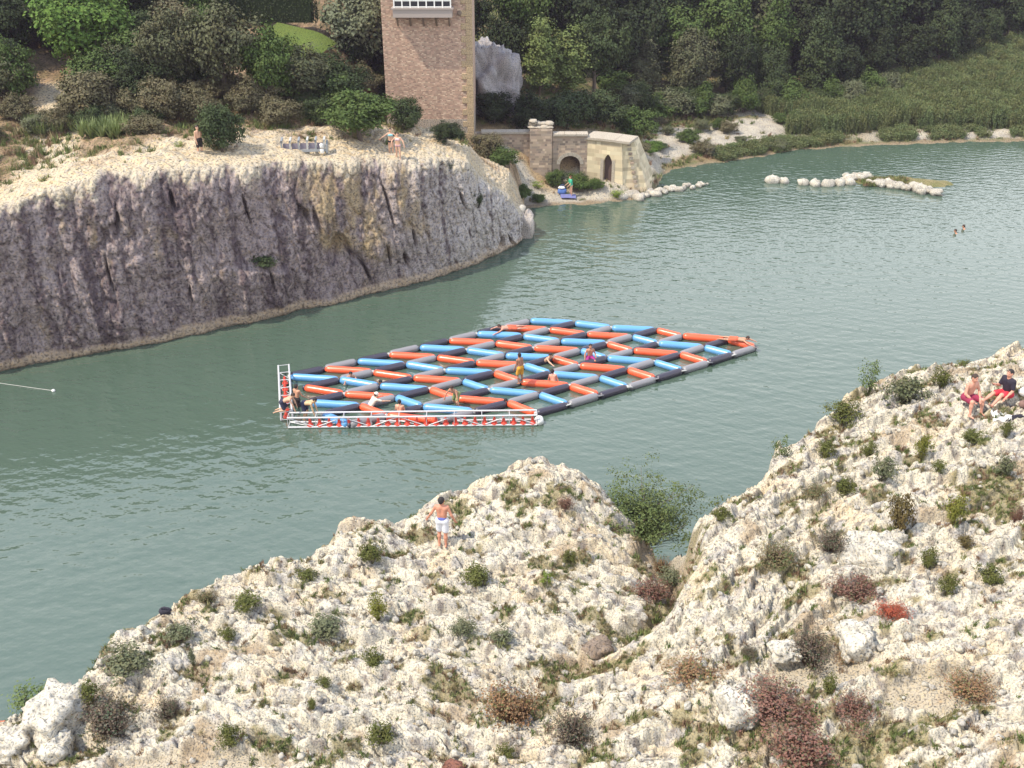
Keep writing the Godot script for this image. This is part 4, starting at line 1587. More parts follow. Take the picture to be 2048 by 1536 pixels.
	var prone := {"lean": 1.5, "ual": Vector3(0.6, -0.25, 0.9), "fal": Vector3(0.1, -0.3, 1), "uar": Vector3(-0.6, -0.25, 0.9), "far": Vector3(-0.1, -0.3, 1), "thl": Vector3(0.15, -0.12, -1), "shl": Vector3(0.05, -0.05, -1), "thr": Vector3(-0.15, -0.12, -1), "shr": Vector3(-0.05, -0.05, -1), "head": -0.5, "toes": Vector3(0, -0.3, -1)}
	person("man with dark shorts standing in the water beside the short truss", P3(-10.72, 0.0, 44.7), 2.6, wade, [["shorts", black]], tan, black, 0.026, raft, 0.55)
	person("man kneeling on the left corner of the trusses in dark shorts", P3(-11.02, 0.55, 43.05), 1.5, kneel, [["shorts", Color(0.03, 0.03, 0.06)]], pale, dark, 0.026, raft, 0.0)
	person("man in dark blue shorts stooping over the truss at its left end", P3(-10.05, 0.14, 43.25), 1.35, stoop, [["shorts", Color(0.02, 0.025, 0.06)]], Color(0.55, 0.36, 0.2), black, 0.026, raft, 0.12)
	person("man with white cap leaning over a red tube near the truss", P3(-7.05, 0.0, 44.35), 2.2, hang, [["shirt", Color(0.62, 0.60, 0.50)], ["shorts", Color(0.05, 0.16, 0.36)], ["cap", Color(0.7, 0.7, 0.62)]], pale, dark, 0.026, raft, 0.75)
	person("person with bare back sitting in the water behind the long truss", P3(-5.5, 0.0, 43.7), 3.0, {"lean": 0.1, "ual": Vector3(0.2, -1, 0.1), "uar": Vector3(-0.2, -1, 0.1), "thl": Vector3(0.1, -0.5, 1), "thr": Vector3(-0.1, -0.5, 1)}, [["shorts", Color(0.05, 0.06, 0.1)]], pale, black, 0.026, raft, 0.62)
	person("man in olive shorts climbing over the tubes in the raft's near part", P3(-2.75, 0.2, 44.6), -0.5, {"lean": 0.8, "ual": Vector3(0.4, -1, 0.3), "fal": Vector3(0.3, -1, 0.2), "uar": Vector3(-0.6, -0.8, 0.2), "far": Vector3(-0.3, -1, 0.2), "thl": Vector3(0.2, -0.8, 0.7), "shl": Vector3(0.0, -1, -0.3), "thr": Vector3(-0.2, -1, 0.1), "shr": Vector3(0, -0.8, -0.6)}, [["shorts", Color(0.22, 0.25, 0.1)]], tan, dark, 0.026, raft, 0.35)
	person("swimmer holding a grey tube in the raft's left part", P3(-8.45, 0.0, 47.6), 0.2, hang, [["shorts", black]], tan, black, 0.03, raft, 0.95)
	person("swimmer in a cell of the raft behind a blue tube at left", P3(-6.95, 0.0, 46.95), 0.6, swim, [["shorts", Color(0.3, 0.05, 0.05)]], brown, black, 0.03, raft, 1.22)
	person("dark-haired swimmer beside a red tube behind the truss", P3(-0.4, 0.0, 44.95), 0.3, swim, [["shorts", black]], brown, black, 0.03, raft, 1.2)
	person("shirtless man in yellow shorts standing on the middle of the raft", P3(0.42, 0.30, 46.45), -2.4, {"lean": 0.12, "ual": Vector3(0.1, -1, 0.1), "fal": Vector3(0.05, -1, 0.45), "uar": Vector3(-0.12, -1, -0.1), "far": Vector3(-0.05, -1, 0.35), "thl": Vector3(0.06, -1, 0.25), "shl": Vector3(0.0, -1, -0.3), "thr": Vector3(-0.04, -1, 0.02), "shr": Vector3(0, -1, -0.1), "head": 0.1}, [["shorts", Color(0.62, 0.30, 0.03)]], brown, black, 0.024, raft)
	person("person leaning out of a raft cell beside a red tube", P3(1.75, 0.0, 49.45), 0.9, hang, [["shorts", black]], pale, black, 0.028, raft, 0.85)
	person("person sitting in the water with bare back towards the viewer", P3(2.15, 0.0, 46.75), 2.7, {"lean": 0.2, "side": 0.2, "ual": Vector3(0.3, -1, 0.2), "uar": Vector3(-0.3, -1, 0.2), "thl": Vector3(0.1, -0.6, 1), "thr": Vector3(-0.1, -0.6, 1)}, [["shorts", Color(0.5, 0.5, 0.5)]], pink, black, 0.028, raft, 0.6)
	person("shirtless person in magenta shorts sitting astride a blue tube", P3(4.2, 0.30, 49.55), 0.1, sit, [["shorts", Color(0.30, 0.02, 0.17)]], tan, black, 0.026, raft, 0.52)
	person("person lying on a red tube at the raft's far edge", P3(-0.15, 0.27, 53.05), -1.3, prone, [["shorts", Color(0.6, 0.12, 0.06)]], pink, dark, 0.03, raft)
	person("person lying on the red tube at the far right corner of the raft", P3(12.5, 0.27, 51.55), 1.2, prone, [["shorts", Color(0.6, 0.12, 0.06)]], tan, dark, 0.03, raft)

# ------------------------------------------------------------------ plants
var ORD := []
func make_ordinals():
	for k in range(1, 121):
		ORD.append("%d%s" % [k, "th" if k % 100 in [11, 12, 13] else {1: "st", 2: "nd", 3: "rd"}.get(k % 10, "th")])

# crowns are many small leaf faces gathered in clumps; wood is tapered tubes
func leaf(b: MB, p: Vector3, nrm: Vector3, size: float, rng: RandomNumberGenerator):
	var t := nrm.cross(Vector3(rng.randf_range(-1, 1), rng.randf_range(-1, 1), rng.randf_range(-1, 1))).normalized()
	var s := nrm.cross(t).normalized()
	var l := size * rng.randf_range(0.7, 1.3)
	var w := l * 0.34
	# a folded rhombus: two faces that meet along the midrib
	b.tri(p - t * l * 0.5, p + t * l * 0.5, p + s * w + nrm * w * 0.35)
	b.tri(p + t * l * 0.5, p - t * l * 0.5, p - s * w + nrm * w * 0.35)

func crown_mesh(seed_: int, clumps: int, leaves: int, size: Vector3, lift: float, clump_r: float, leaf_size: float, hollow := 0.45, twigs := 0, ragged := 0.5) -> ArrayMesh:
	var b := MB.new()
	var rng := RandomNumberGenerator.new()
	rng.seed = seed_
	var mid := Vector3(0, lift + size.y * 0.5, 0)
	for k in clumps:
		var d := Vector3(rng.randf_range(-1, 1), rng.randf_range(-0.85, 1), rng.randf_range(-1, 1))
		while d.length() > 1.0 or d.length() < 0.05:
			d = Vector3(rng.randf_range(-1, 1), rng.randf_range(-0.85, 1), rng.randf_range(-1, 1))
		var r := lerpf(hollow, 1.0, pow(rng.randf(), 0.6)) * (0.95 - 0.25 * ragged + ragged * 1.4 * n_mid.get_noise_3dv(d.normalized() * 1.4 + Vector3(seed_, 0, 0)))
		var c := mid + d.normalized() * r * size * 0.5
		c.y = maxf(c.y, lift * 0.6 + leaf_size * 0.5)
		var tone := rng.randf_range(0.72, 1.28)
		var warm := rng.randf_range(0.9, 1.14)
		var cr := clump_r * rng.randf_range(0.65, 1.25)
		for q in leaves:
			var e := Vector3(rng.randfn(), rng.randfn() * 0.75, rng.randfn()) * 0.5
			var p := c + e * cr
			if p.y < 0.01:
				p.y = 0.01 + rng.randf() * 0.05 * size.y
			var v := tone * rng.randf_range(0.78, 1.22)
			b.col = Color(v * warm, v, v * rng.randf_range(0.8, 1.05))
			if twigs > 5 and rng.randf() < 0.28:
				b.col = Color(v * 0.62, v * 1.15, v * 0.8)
			leaf(b, p, (e.normalized() * 0.6 + d * 0.4 + Vector3(rng.randf_range(-0.6, 0.6), rng.randf_range(0.0, 0.9), rng.randf_range(-0.6, 0.6))).normalized(), leaf_size, rng)
		for q in twigs:
			var e := c + Vector3(rng.randfn(), rng.randfn(), rng.randfn()) * cr * 0.5
			var root := Vector3(c.x * 0.25, 0.0, c.z * 0.25)
			var s := Vector3(rng.randf_range(-1, 1), 0, rng.randf_range(-1, 1)).normalized() * leaf_size * 0.10
			var v := rng.randf_range(0.55, 0.9)
			b.col = Color(v, v * 0.9, v * 0.9)
			b.tri(root - s, root + s, e)
	return b.mesh()

func wood_mesh(seed_: int, tall: float, spread: float, girth: float, limbs: int, fork := 0.3) -> ArrayMesh:
	var b := MB.new()
	var rng := RandomNumberGenerator.new()
	rng.seed = seed_
	var bend := Vector3(rng.randf_range(-0.1, 0.1), 0, rng.randf_range(-0.1, 0.1)) * tall
	var top := Vector3(0, tall * 0.85, 0) + bend
	b.path([Vector3(0, -0.15, 0), Vector3(0, tall * 0.25, 0) + bend * 0.3, Vector3(0, tall * 0.55, 0) + bend * 0.8, top], [girth * 1.25, girth * 0.9, girth * 0.55, girth * 0.15], 7)
	for k in limbs:
		var q := lerpf(fork, 0.8, k / float(limbs))
		var at := Vector3(0, tall * q * 0.85, 0) + bend * q
		var a := k * 2.4 + rng.randf()
		var out := Vector3(cos(a), rng.randf_range(0.35, 0.9), sin(a)).normalized() * spread * 0.45 * rng.randf_range(0.7, 1.1)
		b.path([at, at + out * 0.55 + Vector3(0, -0.03 * tall, 0), at + out + Vector3(0, 0.05 * tall, 0)], [girth * 0.45 * (1.1 - q), girth * 0.28 * (1.1 - q), girth * 0.06], 5)
	return b.mesh()

func spiky_mesh(seed_: int, n: int) -> ArrayMesh:
	# rosettes of sword leaves, one metre wide and high
	var b := MB.new()
	var rng := RandomNumberGenerator.new()
	rng.seed = seed_
	for k in n:
		var c := Vector3(rng.randf_range(-0.42, 0.42), 0, rng.randf_range(-0.42, 0.42))
		for q in 16:
			var a := rng.randf() * TAU
			var out := Vector3(cos(a), 0, sin(a))
			var tip := c + out * rng.randf_range(0.05, 0.22) + Vector3(0, rng.randf_range(0.5, 1.0), 0)
			var s := Vector3(-sin(a), 0, cos(a)) * 0.022
			var v := rng.randf_range(0.8, 1.35)
			b.col = Color(v, v, v * 0.9)
			b.tri(c - s, c + s, tip)
	return b.mesh()

func hedge_mesh(size: Vector3, seed_: int, leaf_size: float, n: int) -> ArrayMesh:
	# clipped hedge: leaves just under the faces of a box
	var b := MB.new()
	var rng := RandomNumberGenerator.new()
	rng.seed = seed_
	b.col = Color(0.5, 0.55, 0.5)
	b.box(Vector3(0, size.y * 0.5, 0), size * Vector3(0.93, 0.95, 0.93))
	for k in n:
		var p := Vector3(rng.randf_range(-0.5, 0.5), rng.randf_range(0.0, 1.0), rng.randf_range(-0.5, 0.5))
		var face := rng.randi() % 4
		var nn := Vector3.UP
		match face:
			0, 3: p.y = 1.0
			1:
				p.z = 0.5
				nn = Vector3(0, 0, 1)
			2:
				p.x = 0.5 if rng.randf() < 0.5 else -0.5
				nn = Vector3(signf(p.x), 0, 0)
		var v := rng.randf_range(0.75, 1.25)
		b.col = Color(v, v, v)
		leaf(b, p * size + nn * rng.randf_range(-0.04, 0.03), (nn + Vector3(rng.randf_range(-0.6, 0.6), rng.randf_range(-0.3, 0.6), rng.randf_range(-0.6, 0.6))).normalized(), leaf_size, rng)
	return b.mesh()

# kind -> [crown meshes, wood meshes, nominal width, nominal height]
var proto := {}
func make_protos():
	var small := []
	var small_wood := []
	for k in 4:
		small.append(crown_mesh(100 + k, 34, 40, Vector3(0.86, 0.78, 0.86), 0.12, 0.17, 0.062, 0.25, 2))
		small_wood.append(wood_mesh(100 + k, 0.7, 0.9, 0.022, 6, 0.05))
	proto.small = [small, small_wood, 1.0, 0.95]
	var thin := []
	for k in 2:
		thin.append(crown_mesh(120 + k, 26, 20, Vector3(0.9, 0.95, 0.9), 0.15, 0.16, 0.06, 0.35, 3))
	proto.thin = [thin, small_wood, 1.0, 1.1]
	var twiggy := []
	for k in 3:
		twiggy.append(crown_mesh(130 + k, 80, 22, Vector3(0.98, 0.62, 0.98), 0.02, 0.17, 0.036, 0.12, 16))
	proto.twiggy = [twiggy, small_wood, 1.0, 0.8]
	var bush := []
	var bush_wood := []
	for k in 3:
		bush.append(crown_mesh(140 + k, 150, 46, Vector3(3.7, 2.8, 3.7), 0.2, 0.42, 0.17, 0.55))
		bush_wood.append(wood_mesh(140 + k, 2.4, 3.0, 0.09, 7, 0.08))
	proto.bush = [bush, bush_wood, 4.0, 3.1]
	var tree := []
	var tree_wood := []
	for k in 4:
		tree.append(crown_mesh(150 + k, 170, 52, Vector3(5.4, 4.6, 5.4), 1.1, 0.62, 0.24, 0.45))
		tree_wood.append(wood_mesh(150 + k, 5.2, 5.0, 0.17, 9))
	proto.tree = [tree, tree_wood, 6.0, 6.0]
	var big := []
	var big_wood := []
	for k in 4:
		big.append(crown_mesh(160 + k, 230, 56, Vector3(7.2, 10.5, 7.2), 1.3, 0.95, 0.36, 0.55))
		big_wood.append(wood_mesh(160 + k, 11.0, 7.0, 0.22, 12, 0.2))
	proto.big = [big, big_wood, 8.0, 12.2]
	proto.gully = [[crown_mesh(190, 420, 26, Vector3(4.2, 2.2, 3.0), 0.05, 0.22, 0.058, 0.15, 4, 0.75)], [wood_mesh(190, 1.9, 3.2, 0.05, 10, 0.05)], 3.6, 2.2]
	proto.spiky = [[spiky_mesh(170, 60)], [], 1.0, 1.5]
	proto.wisp = [[crown_mesh(180, 170, 60, Vector3(2.6, 4.6, 2.6), 0.2, 0.42, 0.16, 0.4)], [wood_mesh(180, 4.4, 2.6, 0.05, 8, 0.05)], 3.0, 4.9]

var plant_count := 0
func plant(nm: String, kind: String, mat: Material, x: float, f: float, w: float, h: float, label: String, category: String, group := "", y := -99.0):
	var p: Array = proto[kind]
	plant_count += 1
	var hh := ground(x, f) if y < -50.0 else y
	var o := base(nm, P3(x, hh - 0.03, f), plant_count * 2.39)
	tag(o, label, category, group)
	o.scale = Vector3(w / p[2], h / p[3], w / p[2])
	put(p[0][plant_count % p[0].size()], "crown" if kind in ["tree", "big"] else "foliage", mat, o)
	if p[1].size() > 0:
		put(p[1][plant_count % p[1].size()], "trunk" if kind in ["tree", "big"] else "stem", M.bark if kind in ["tree", "big", "bush"] else M.twig, o)

# look -> [mesh kind, leaf material, object name, category]
const LOOKS := {
	"box": ["small", "leaf_box", "shrub", "shrub"], "boxlit": ["small", "leaf_lime2", "shrub", "shrub"], "boxred": ["small", "leaf_boxred", "shrub", "shrub"],
	"lime": ["thin", "leaf_lime", "shrub", "shrub"], "grey": ["small", "leaf_grey", "shrub", "shrub"], "airy": ["thin", "leaf_airy", "shrub", "shrub"],
	"dry": ["twiggy", "leaf_brown", "shrub", "shrub"], "purple": ["twiggy", "leaf_purple", "shrub", "shrub"], "rust": ["twiggy", "leaf_rust", "dry_shrub", "shrub"],
	"red": ["twiggy", "leaf_red", "dry_shrub", "shrub"], "crimson": ["twiggy", "leaf_crimson", "dry_shrub", "shrub"], "gully": ["gully", "leaf_gully", "bush", "bush"],
	"treebright": ["tree", "leaf_bright", "broadleaf_tree", "tree"], "treedark": ["tree", "leaf_dark", "evergreen_tree", "tree"], "treegrey": ["tree", "leaf_grey2", "oak_tree", "tree"],
	"treemid": ["tree", "leaf_mid", "broadleaf_tree", "tree"], "treeolive": ["tree", "leaf_olive", "olive_tree", "tree"], "bush": ["bush", "leaf_mid", "bush", "bush"],
	"bushdark": ["bush", "leaf_dark2", "bush", "bush"], "brownbush": ["bush", "leaf_brown2", "bush", "bush"], "spiky": ["spiky", "leaf_spiky", "spiky_plant", "plant"],
	"ledge": ["small", "leaf_dark2", "shrub", "shrub"]}

func make_plants():
	make_ordinals()
	make_protos()
	M.leaf_gully = leaf_material(Color(0.105, 0.135, 0.05))
	M.leaf_bamboo = leaf_material(Color(0.14, 0.175, 0.06))
	M.leaf_lime2 = leaf_material(Color(0.16, 0.165, 0.035))
	M.leaf_boxred = leaf_material(Color(0.11, 0.085, 0.035))
	M.leaf_airy = leaf_material(Color(0.11, 0.145, 0.055))
	M.leaf_grey2 = leaf_material(Color(0.095, 0.10, 0.055))
	M.leaf_dark2 = leaf_material(Color(0.055, 0.075, 0.032))
	M.leaf_brown2 = leaf_material(Color(0.135, 0.12, 0.07))
	M.leaf_spiky = leaf_material(Color(0.21, 0.25, 0.11))
	for d in PLANTS:
		var l: Array = LOOKS[d[0]]
		var y := -99.0
		if d[0] == "ledge":
			y = {-14.35: 3.1, -15.6: 2.85, -3.9: 6.2, -2.25: 3.6}[d[1]]
		if d[0] == "gully":
			y = 4.75
		plant(l[2], l[0], M[l[1]], d[1], d[2], d[3], d[4], d[5], l[3], "", y)
	var rng := RandomNumberGenerator.new()
	rng.seed = 21
	# garden on the hill: clipped hedges and a lawn
	var lawn := MB.new()
	var lr := []
	var lc := []
	for j in 9:
		var r := PackedVector3Array()
		var q := PackedColorArray()
		for k in 9:
			var x := -19.2 + 0.55 * k + 0.18 * j
			var f := 74.5 + 0.85 * j
			r.append(P3(x, plateau_height(x, f) + 0.3 + 0.06 * j, f))
			q.append(Color(0.11, 0.17, 0.035).lerp(Color(0.15, 0.185, 0.05), 0.5 + 0.5 * n_patch.get_noise_2d(x, f)))
		lr.append(r)
		lc.append(q)
	var lo := put(sheet(lr, lc), "lawn", M.ground)
	tag(lo, "bright green lawn on the garden slope above the cliff", "lawn", "", "structure")
	for d in [[-19.0, 82.6, 8.0, 2.2, 1.4, "long dark clipped hedge behind the bright lawn"], [-27.5, 88.5, 4.4, 1.0, 2.6, "low bright clipped hedge at the top left of the garden"], [-17.4, 73.8, 2.6, 0.8, 0.9, "low clipped hedge at the near edge of the lawn"]]:
		var g := put(hedge_mesh(Vector3(d[2], d[3], d[4]), int(d[2] * 10), 0.16, 2600), "hedge", M.leaf_bright if d[3] < 1.5 else M.leaf_dark, null, P3(d[0], plateau_height(d[0], d[1]) + 0.25, d[1]))
		tag(g, d[5], "hedge")
	# pale path patch on the slope at left
	# more trees on the slope behind, filling the top left
	for k in 26:
		var x := -52.0 + 1.75 * k + rng.randf_range(-0.8, 0.8)
		var f := 86.0 + rng.randf_range(0.0, 9.0)
		if x > -9.5:
			continue
		if x > -23.0 and x < -13.0:
			f += 9.0
		plant("hillside_tree", "tree", [M.leaf_dark, M.leaf_mid, M.leaf_grey2][k % 3], x, f, rng.randf_range(6.0, 8.0), rng.randf_range(6.0, 8.5), "leafy tree on the slope at the top left, %s from the left" % ORD[k], "tree", "trees on the slope behind the cliff top")
	for k in 30:
		var x := -44.0 + 1.05 * k + rng.randf_range(-0.5, 0.5)
		var f := lin(x, FOOT_X, FOOT_F) + rng.randf_range(11.0, 16.0)
		if x > -12.0:
			continue
		plant("scrub_bush", "bush", [M.leaf_brown2, M.leaf_dark2, M.leaf_grey, M.leaf_brown2][k % 4], x, f, rng.randf_range(1.8, 3.2), rng.randf_range(1.0, 1.9), "low scrub bush along the far cliff top, %s from the left" % ORD[k], "bush", "undergrowth above the far cliff")
	var slope_n := -1
	for k in 95:
		var x := -46.0 + 34.5 * k / 94.0
		var f := rng.randf_range(64.0, 87.0)
		if f - lin(x, FOOT_X, FOOT_F) < 13.0 or (x > -20.5 and x < -13.2 and f > 73.0) or (absf(x + 29.5) < 2.0 and f < 71.0):
			continue
		var s := rng.randf_range(0.8, 1.35)
		slope_n += 1
		plant("slope_bush", "bush", [M.leaf_grey2, M.leaf_dark2, M.leaf_dark, M.leaf_mid, M.leaf_brown2][k % 5], x, f, 3.6 * s, 2.6 * s, "rounded bush on the slope above the cliff, %s from the left" % ORD[slope_n], "bush", "bushes on the slope above the cliff")
	# trees and bushes round the tower and behind the wall
	for d in [["tree", "leaf_dark", -0.6, 92.0, 5.0, 6.5, "dark evergreen right behind the tower"], ["wisp", "leaf_bamboo", 2.4, 91.5, 4.2, 6.5, "light green bamboo-like thicket behind the tower"],
			["wisp", "leaf_bamboo", 5.0, 93.0, 4.4, 6.0, "light green bamboo-like thicket right of the other one"], ["tree", "leaf_dark2", 7.5, 95.0, 6.0, 8.0, "green tree above the mill block"],
			["bush", "leaf_dark", -1.5, 84.6, 3.4, 2.6, "dark bush under the grey crag beside the tower"], ["bush", "leaf_dark", 1.6, 84.4, 4.2, 3.0, "dark bush behind the broken pillar"],
			["bush", "leaf_dark2", 4.6, 85.4, 4.6, 3.4, "dark green bush behind the arched wall"], ["bush", "leaf_dark2", 7.6, 88.0, 4.6, 3.0, "green bush behind the mill block"],
			["bush", "leaf_mid", 10.8, 90.0, 4.4, 2.4, "green bush on the bank right of the mill"], ["tree", "leaf_dark", -4.5, 95.0, 6.0, 8.0, "dark tree hidden behind the tower"],
			["tree", "leaf_mid", 1.0, 99.0, 7.0, 9.0, "tall green tree on the hillside behind the thicket"], ["tree", "leaf_dark", 5.5, 101.0, 7.0, 9.0, "tall dark tree on the hillside above the thicket"],
			["bush", "leaf_mid", -0.7, 75.6, 2.6, 1.6, "green bush on the slope behind the cliff tip"], ["bush", "leaf_brown2", -1.8, 76.6, 2.8, 1.9, "brownish bush on the slope behind the cliff tip"],
			["bush", "leaf_mid", 0.8, 76.2, 1.8, 1.0, "low bush on the beach nearest the cliff tip"], ["bush", "leaf_mid", 2.1, 76.8, 1.3, 0.7, "small bush on the beach below the slope"],
			["bush", "leaf_mid", 3.4, 79.6, 1.8, 1.3, "green bush at the foot of the broken pillar"], ["bush", "leaf_mid", 5.2, 79.2, 2.6, 1.3, "green bush in front of the low arch"],
			["bush", "leaf_mid", 6.6, 78.6, 1.6, 0.9, "green bush left of the pointed door"], ["bush", "leaf_dark2", -4.4, 77.6, 2.2, 1.5, "dark bush at the tower's right foot"],
			["thin", "leaf_lime", 2.0, 78.6, 1.3, 0.8, "yellow-green plant on the sandy slope"], ["thin", "leaf_lime", 8.2, 77.9, 1.8, 0.6, "yellow-green grass clump beside the stones at the mill"]]:
		plant("evergreen_tree" if d[0] == "tree" and d[1] == "leaf_dark" else ("broadleaf_tree" if d[0] == "tree" else ("thicket" if d[0] == "wisp" else "bush")), d[0], M[d[1]], d[2], d[3], d[4], d[5], d[6], "tree" if d[0] == "tree" else ("thicket" if d[0] == "wisp" else "bush"))
	# scrub between the mill and the reeds
	var bank_n := -1
	for k in 26:
		var x := 9.5 + 20.5 * k / 25.0
		var f := lin(x, SHORE_X, SHORE_F) + rng.randf_range(1.0, 17.0)
		if absf(f - 101.5 - 0.05 * x) < 2.4 and x > 15.0:
			continue
		bank_n += 1
		plant("scrub_bush", "bush", [M.leaf_mid, M.leaf_brown2, M.leaf_grey, M.leaf_bright][k % 4], x, f, rng.randf_range(1.2, 3.0), rng.randf_range(0.5, 1.3), "low scrub bush on the gravel bank right of the mill, %s from the left" % ORD[bank_n], "bush", "scrub on the far gravel bank")
	# wood on the right
	var line_x := [4.0, 15.0, 24.0, 33.0, 40.0, 60.0, 90.0]
	var line_f := [101.0, 103.0, 106.0, 107.0, 113.0, 129.0, 142.0]
	for row in 4:
		var x := 2.0 + 2.0 * row
		var wood_n := -1
		while x < 74.0 + row * 10.0:
			x += rng.randf_range(3.0, 5.2) + 0.5 * row
			var f: float = lin(x, line_x, line_f) + [0.0, 5.5, 12.0, 20.0][row] + rng.randf_range(-1.2, 1.2)
			var tall := rng.randf_range([5.5, 9.0, 12.0, 14.0][row], [8.5, 12.5, 15.0, 17.0][row])
			wood_n += 1
			plant("wood_tree", "big", [M.leaf_dark, M.leaf_dark2, M.leaf_grey2, M.leaf_mid, M.leaf_dark][rng.randi() % 5] if x < 34.0 else [M.leaf_dark, M.leaf_dark, M.leaf_dark2][rng.randi() % 3], x, f, tall * rng.randf_range(0.55, 0.75), tall,
				"leafy tree of the dark wood, %s from the left in the %s row" % [ORD[wood_n], ["front", "second", "third", "rearmost"][row]], "tree", "trees of the dark wood")
	for k in 20:
		var x := 9.0 + 1.55 * k + rng.randf_range(-0.5, 0.5)
		var f: float = lin(x, line_x, line_f) - rng.randf_range(2.0, 4.0)
		plant("wood_edge_bush", "bush", [M.leaf_mid, M.leaf_grey, M.leaf_dark2][k % 3], x, f, rng.randf_range(3.0, 5.0), rng.randf_range(1.8, 3.4), "rounded bush at the front edge of the dark wood, %s from the left" % ORD[k], "bush", "bushes at the edge of the wood")
	# reed bed: nobody could count it
	var reed := MB.new()
	var rr := RandomNumberGenerator.new()
	rr.seed = 8
	for k in 34:
		var a := rr.randf() * TAU
		var p := Vector3(cos(a), 0, sin(a)) * rr.randf() * 0.5
		var top := p + Vector3(rr.randf_range(-0.3, 0.3), rr.randf_range(0.55, 1.05), rr.randf_range(-0.3, 0.3))
		var s := Vector3(-sin(a), 0, cos(a)) * 0.02
		var v := rr.randf_range(0.7, 1.3)
		reed.col = Color(v, v, v * 0.9)
		reed.tri(p - s, p + s, top)
		for q in 7:
			leaf(reed, p.lerp(top, rr.randf_range(0.35, 1.0)) + Vector3(rr.randf_range(-0.1, 0.1), 0, rr.randf_range(-0.1, 0.1)), Vector3(rr.randf_range(-1, 1), rr.randf_range(0.1, 1), rr.randf_range(-1, 1)).normalized(), 0.13, rr)
	var spots := []
	while spots.size() < 7600:
		var x := rr.randf_range(17.0, 84.0)
		var sh := lin(x, SHORE_X, SHORE_F)
		var back := lin(x, line_x, line_f)
		var f := rr.randf_range(sh + 0.4, back)
		var edge := f - sh
		var tall := 1.0
		if x < 27.0 + 3.0 * n_tint.get_noise_2d(f * 0.6, 4.0) - (f - 95.0) * 0.10:
			if edge > 2.6 or x < 18.0:
				continue
			tall = 0.35
		elif edge < 3.2 + 1.2 * n_tint.get_noise_2d(x * 0.5, 1.0):
			if n_tint.get_noise_2d(x * 0.7, 9.0) < 0.05 or edge < 0.8:
				continue
			tall = 0.4
		spots.append(Vector3(x, f, tall))
	var mm := MultiMesh.new()
	mm.transform_format = MultiMesh.TRANSFORM_3D
	mm.use_colors = true
	mm.mesh = reed.mesh()
	mm.instance_count = spots.size()
	for k in spots.size():
		var s: Vector3 = spots[k]
		var tall: float = s.z * (1.75 + 0.6 * n_tint.get_noise_2d(s.x * 0.5, s.y * 0.5)) * rr.randf_range(0.75, 1.2)
		mm.set_instance_transform(k, Transform3D(Basis(Vector3.UP, rr.randf() * TAU).scaled(Vector3(1.0, tall, 1.0)), P3(s.x, bank_height(s.x, s.y) - 0.05, s.y)))
		var v := rr.randf_range(0.85, 1.2)
		mm.set_instance_color(k, Color(v * rr.randf_range(0.9, 1.15), v, v))
	var o = put_copies("reed_bed", mm, M.leaf_reed)
	tag(o, "wide bed of green reeds and willow shoots on the right bank", "reeds", "", "stuff")
	# grass on the far shores and the cliff top
	spots = []
	while spots.size() < 5200:
		if rr.randf() < 0.55:
			var x := rr.randf_range(-3.0, 46.0)
			var f := lin(x, SHORE_X, SHORE_F) + rr.randf_range(0.6, 17.0)
			var c := bank_color(x, f)
			if c.r < 0.30 or rr.randf() < 0.08:
				spots.append(Vector3(x, f, 0))
		else:
			var x := rr.randf_range(-34.0, -3.0)
			var f := lin(x, FOOT_X, FOOT_F) + rr.randf_range(3.0, 17.0)
			var d := f - lin(x, FOOT_X, FOOT_F)
			if rr.randf() < smoothstep(5.0, 9.0, d + 4.0 * n_tint.get_noise_2d(x * 0.8, f * 0.8)) + 0.05:
				spots.append(Vector3(x, f, 1))
	var far := tuft_copies(spots, rr, 0.16, 0.5, func(x, f): return ground(x, f) - 0.04)
	o = put_copies("wild_grass", far)
	tag(o, "wild grass and herbs on the far bank and cliff top", "grass", "", "stuff")

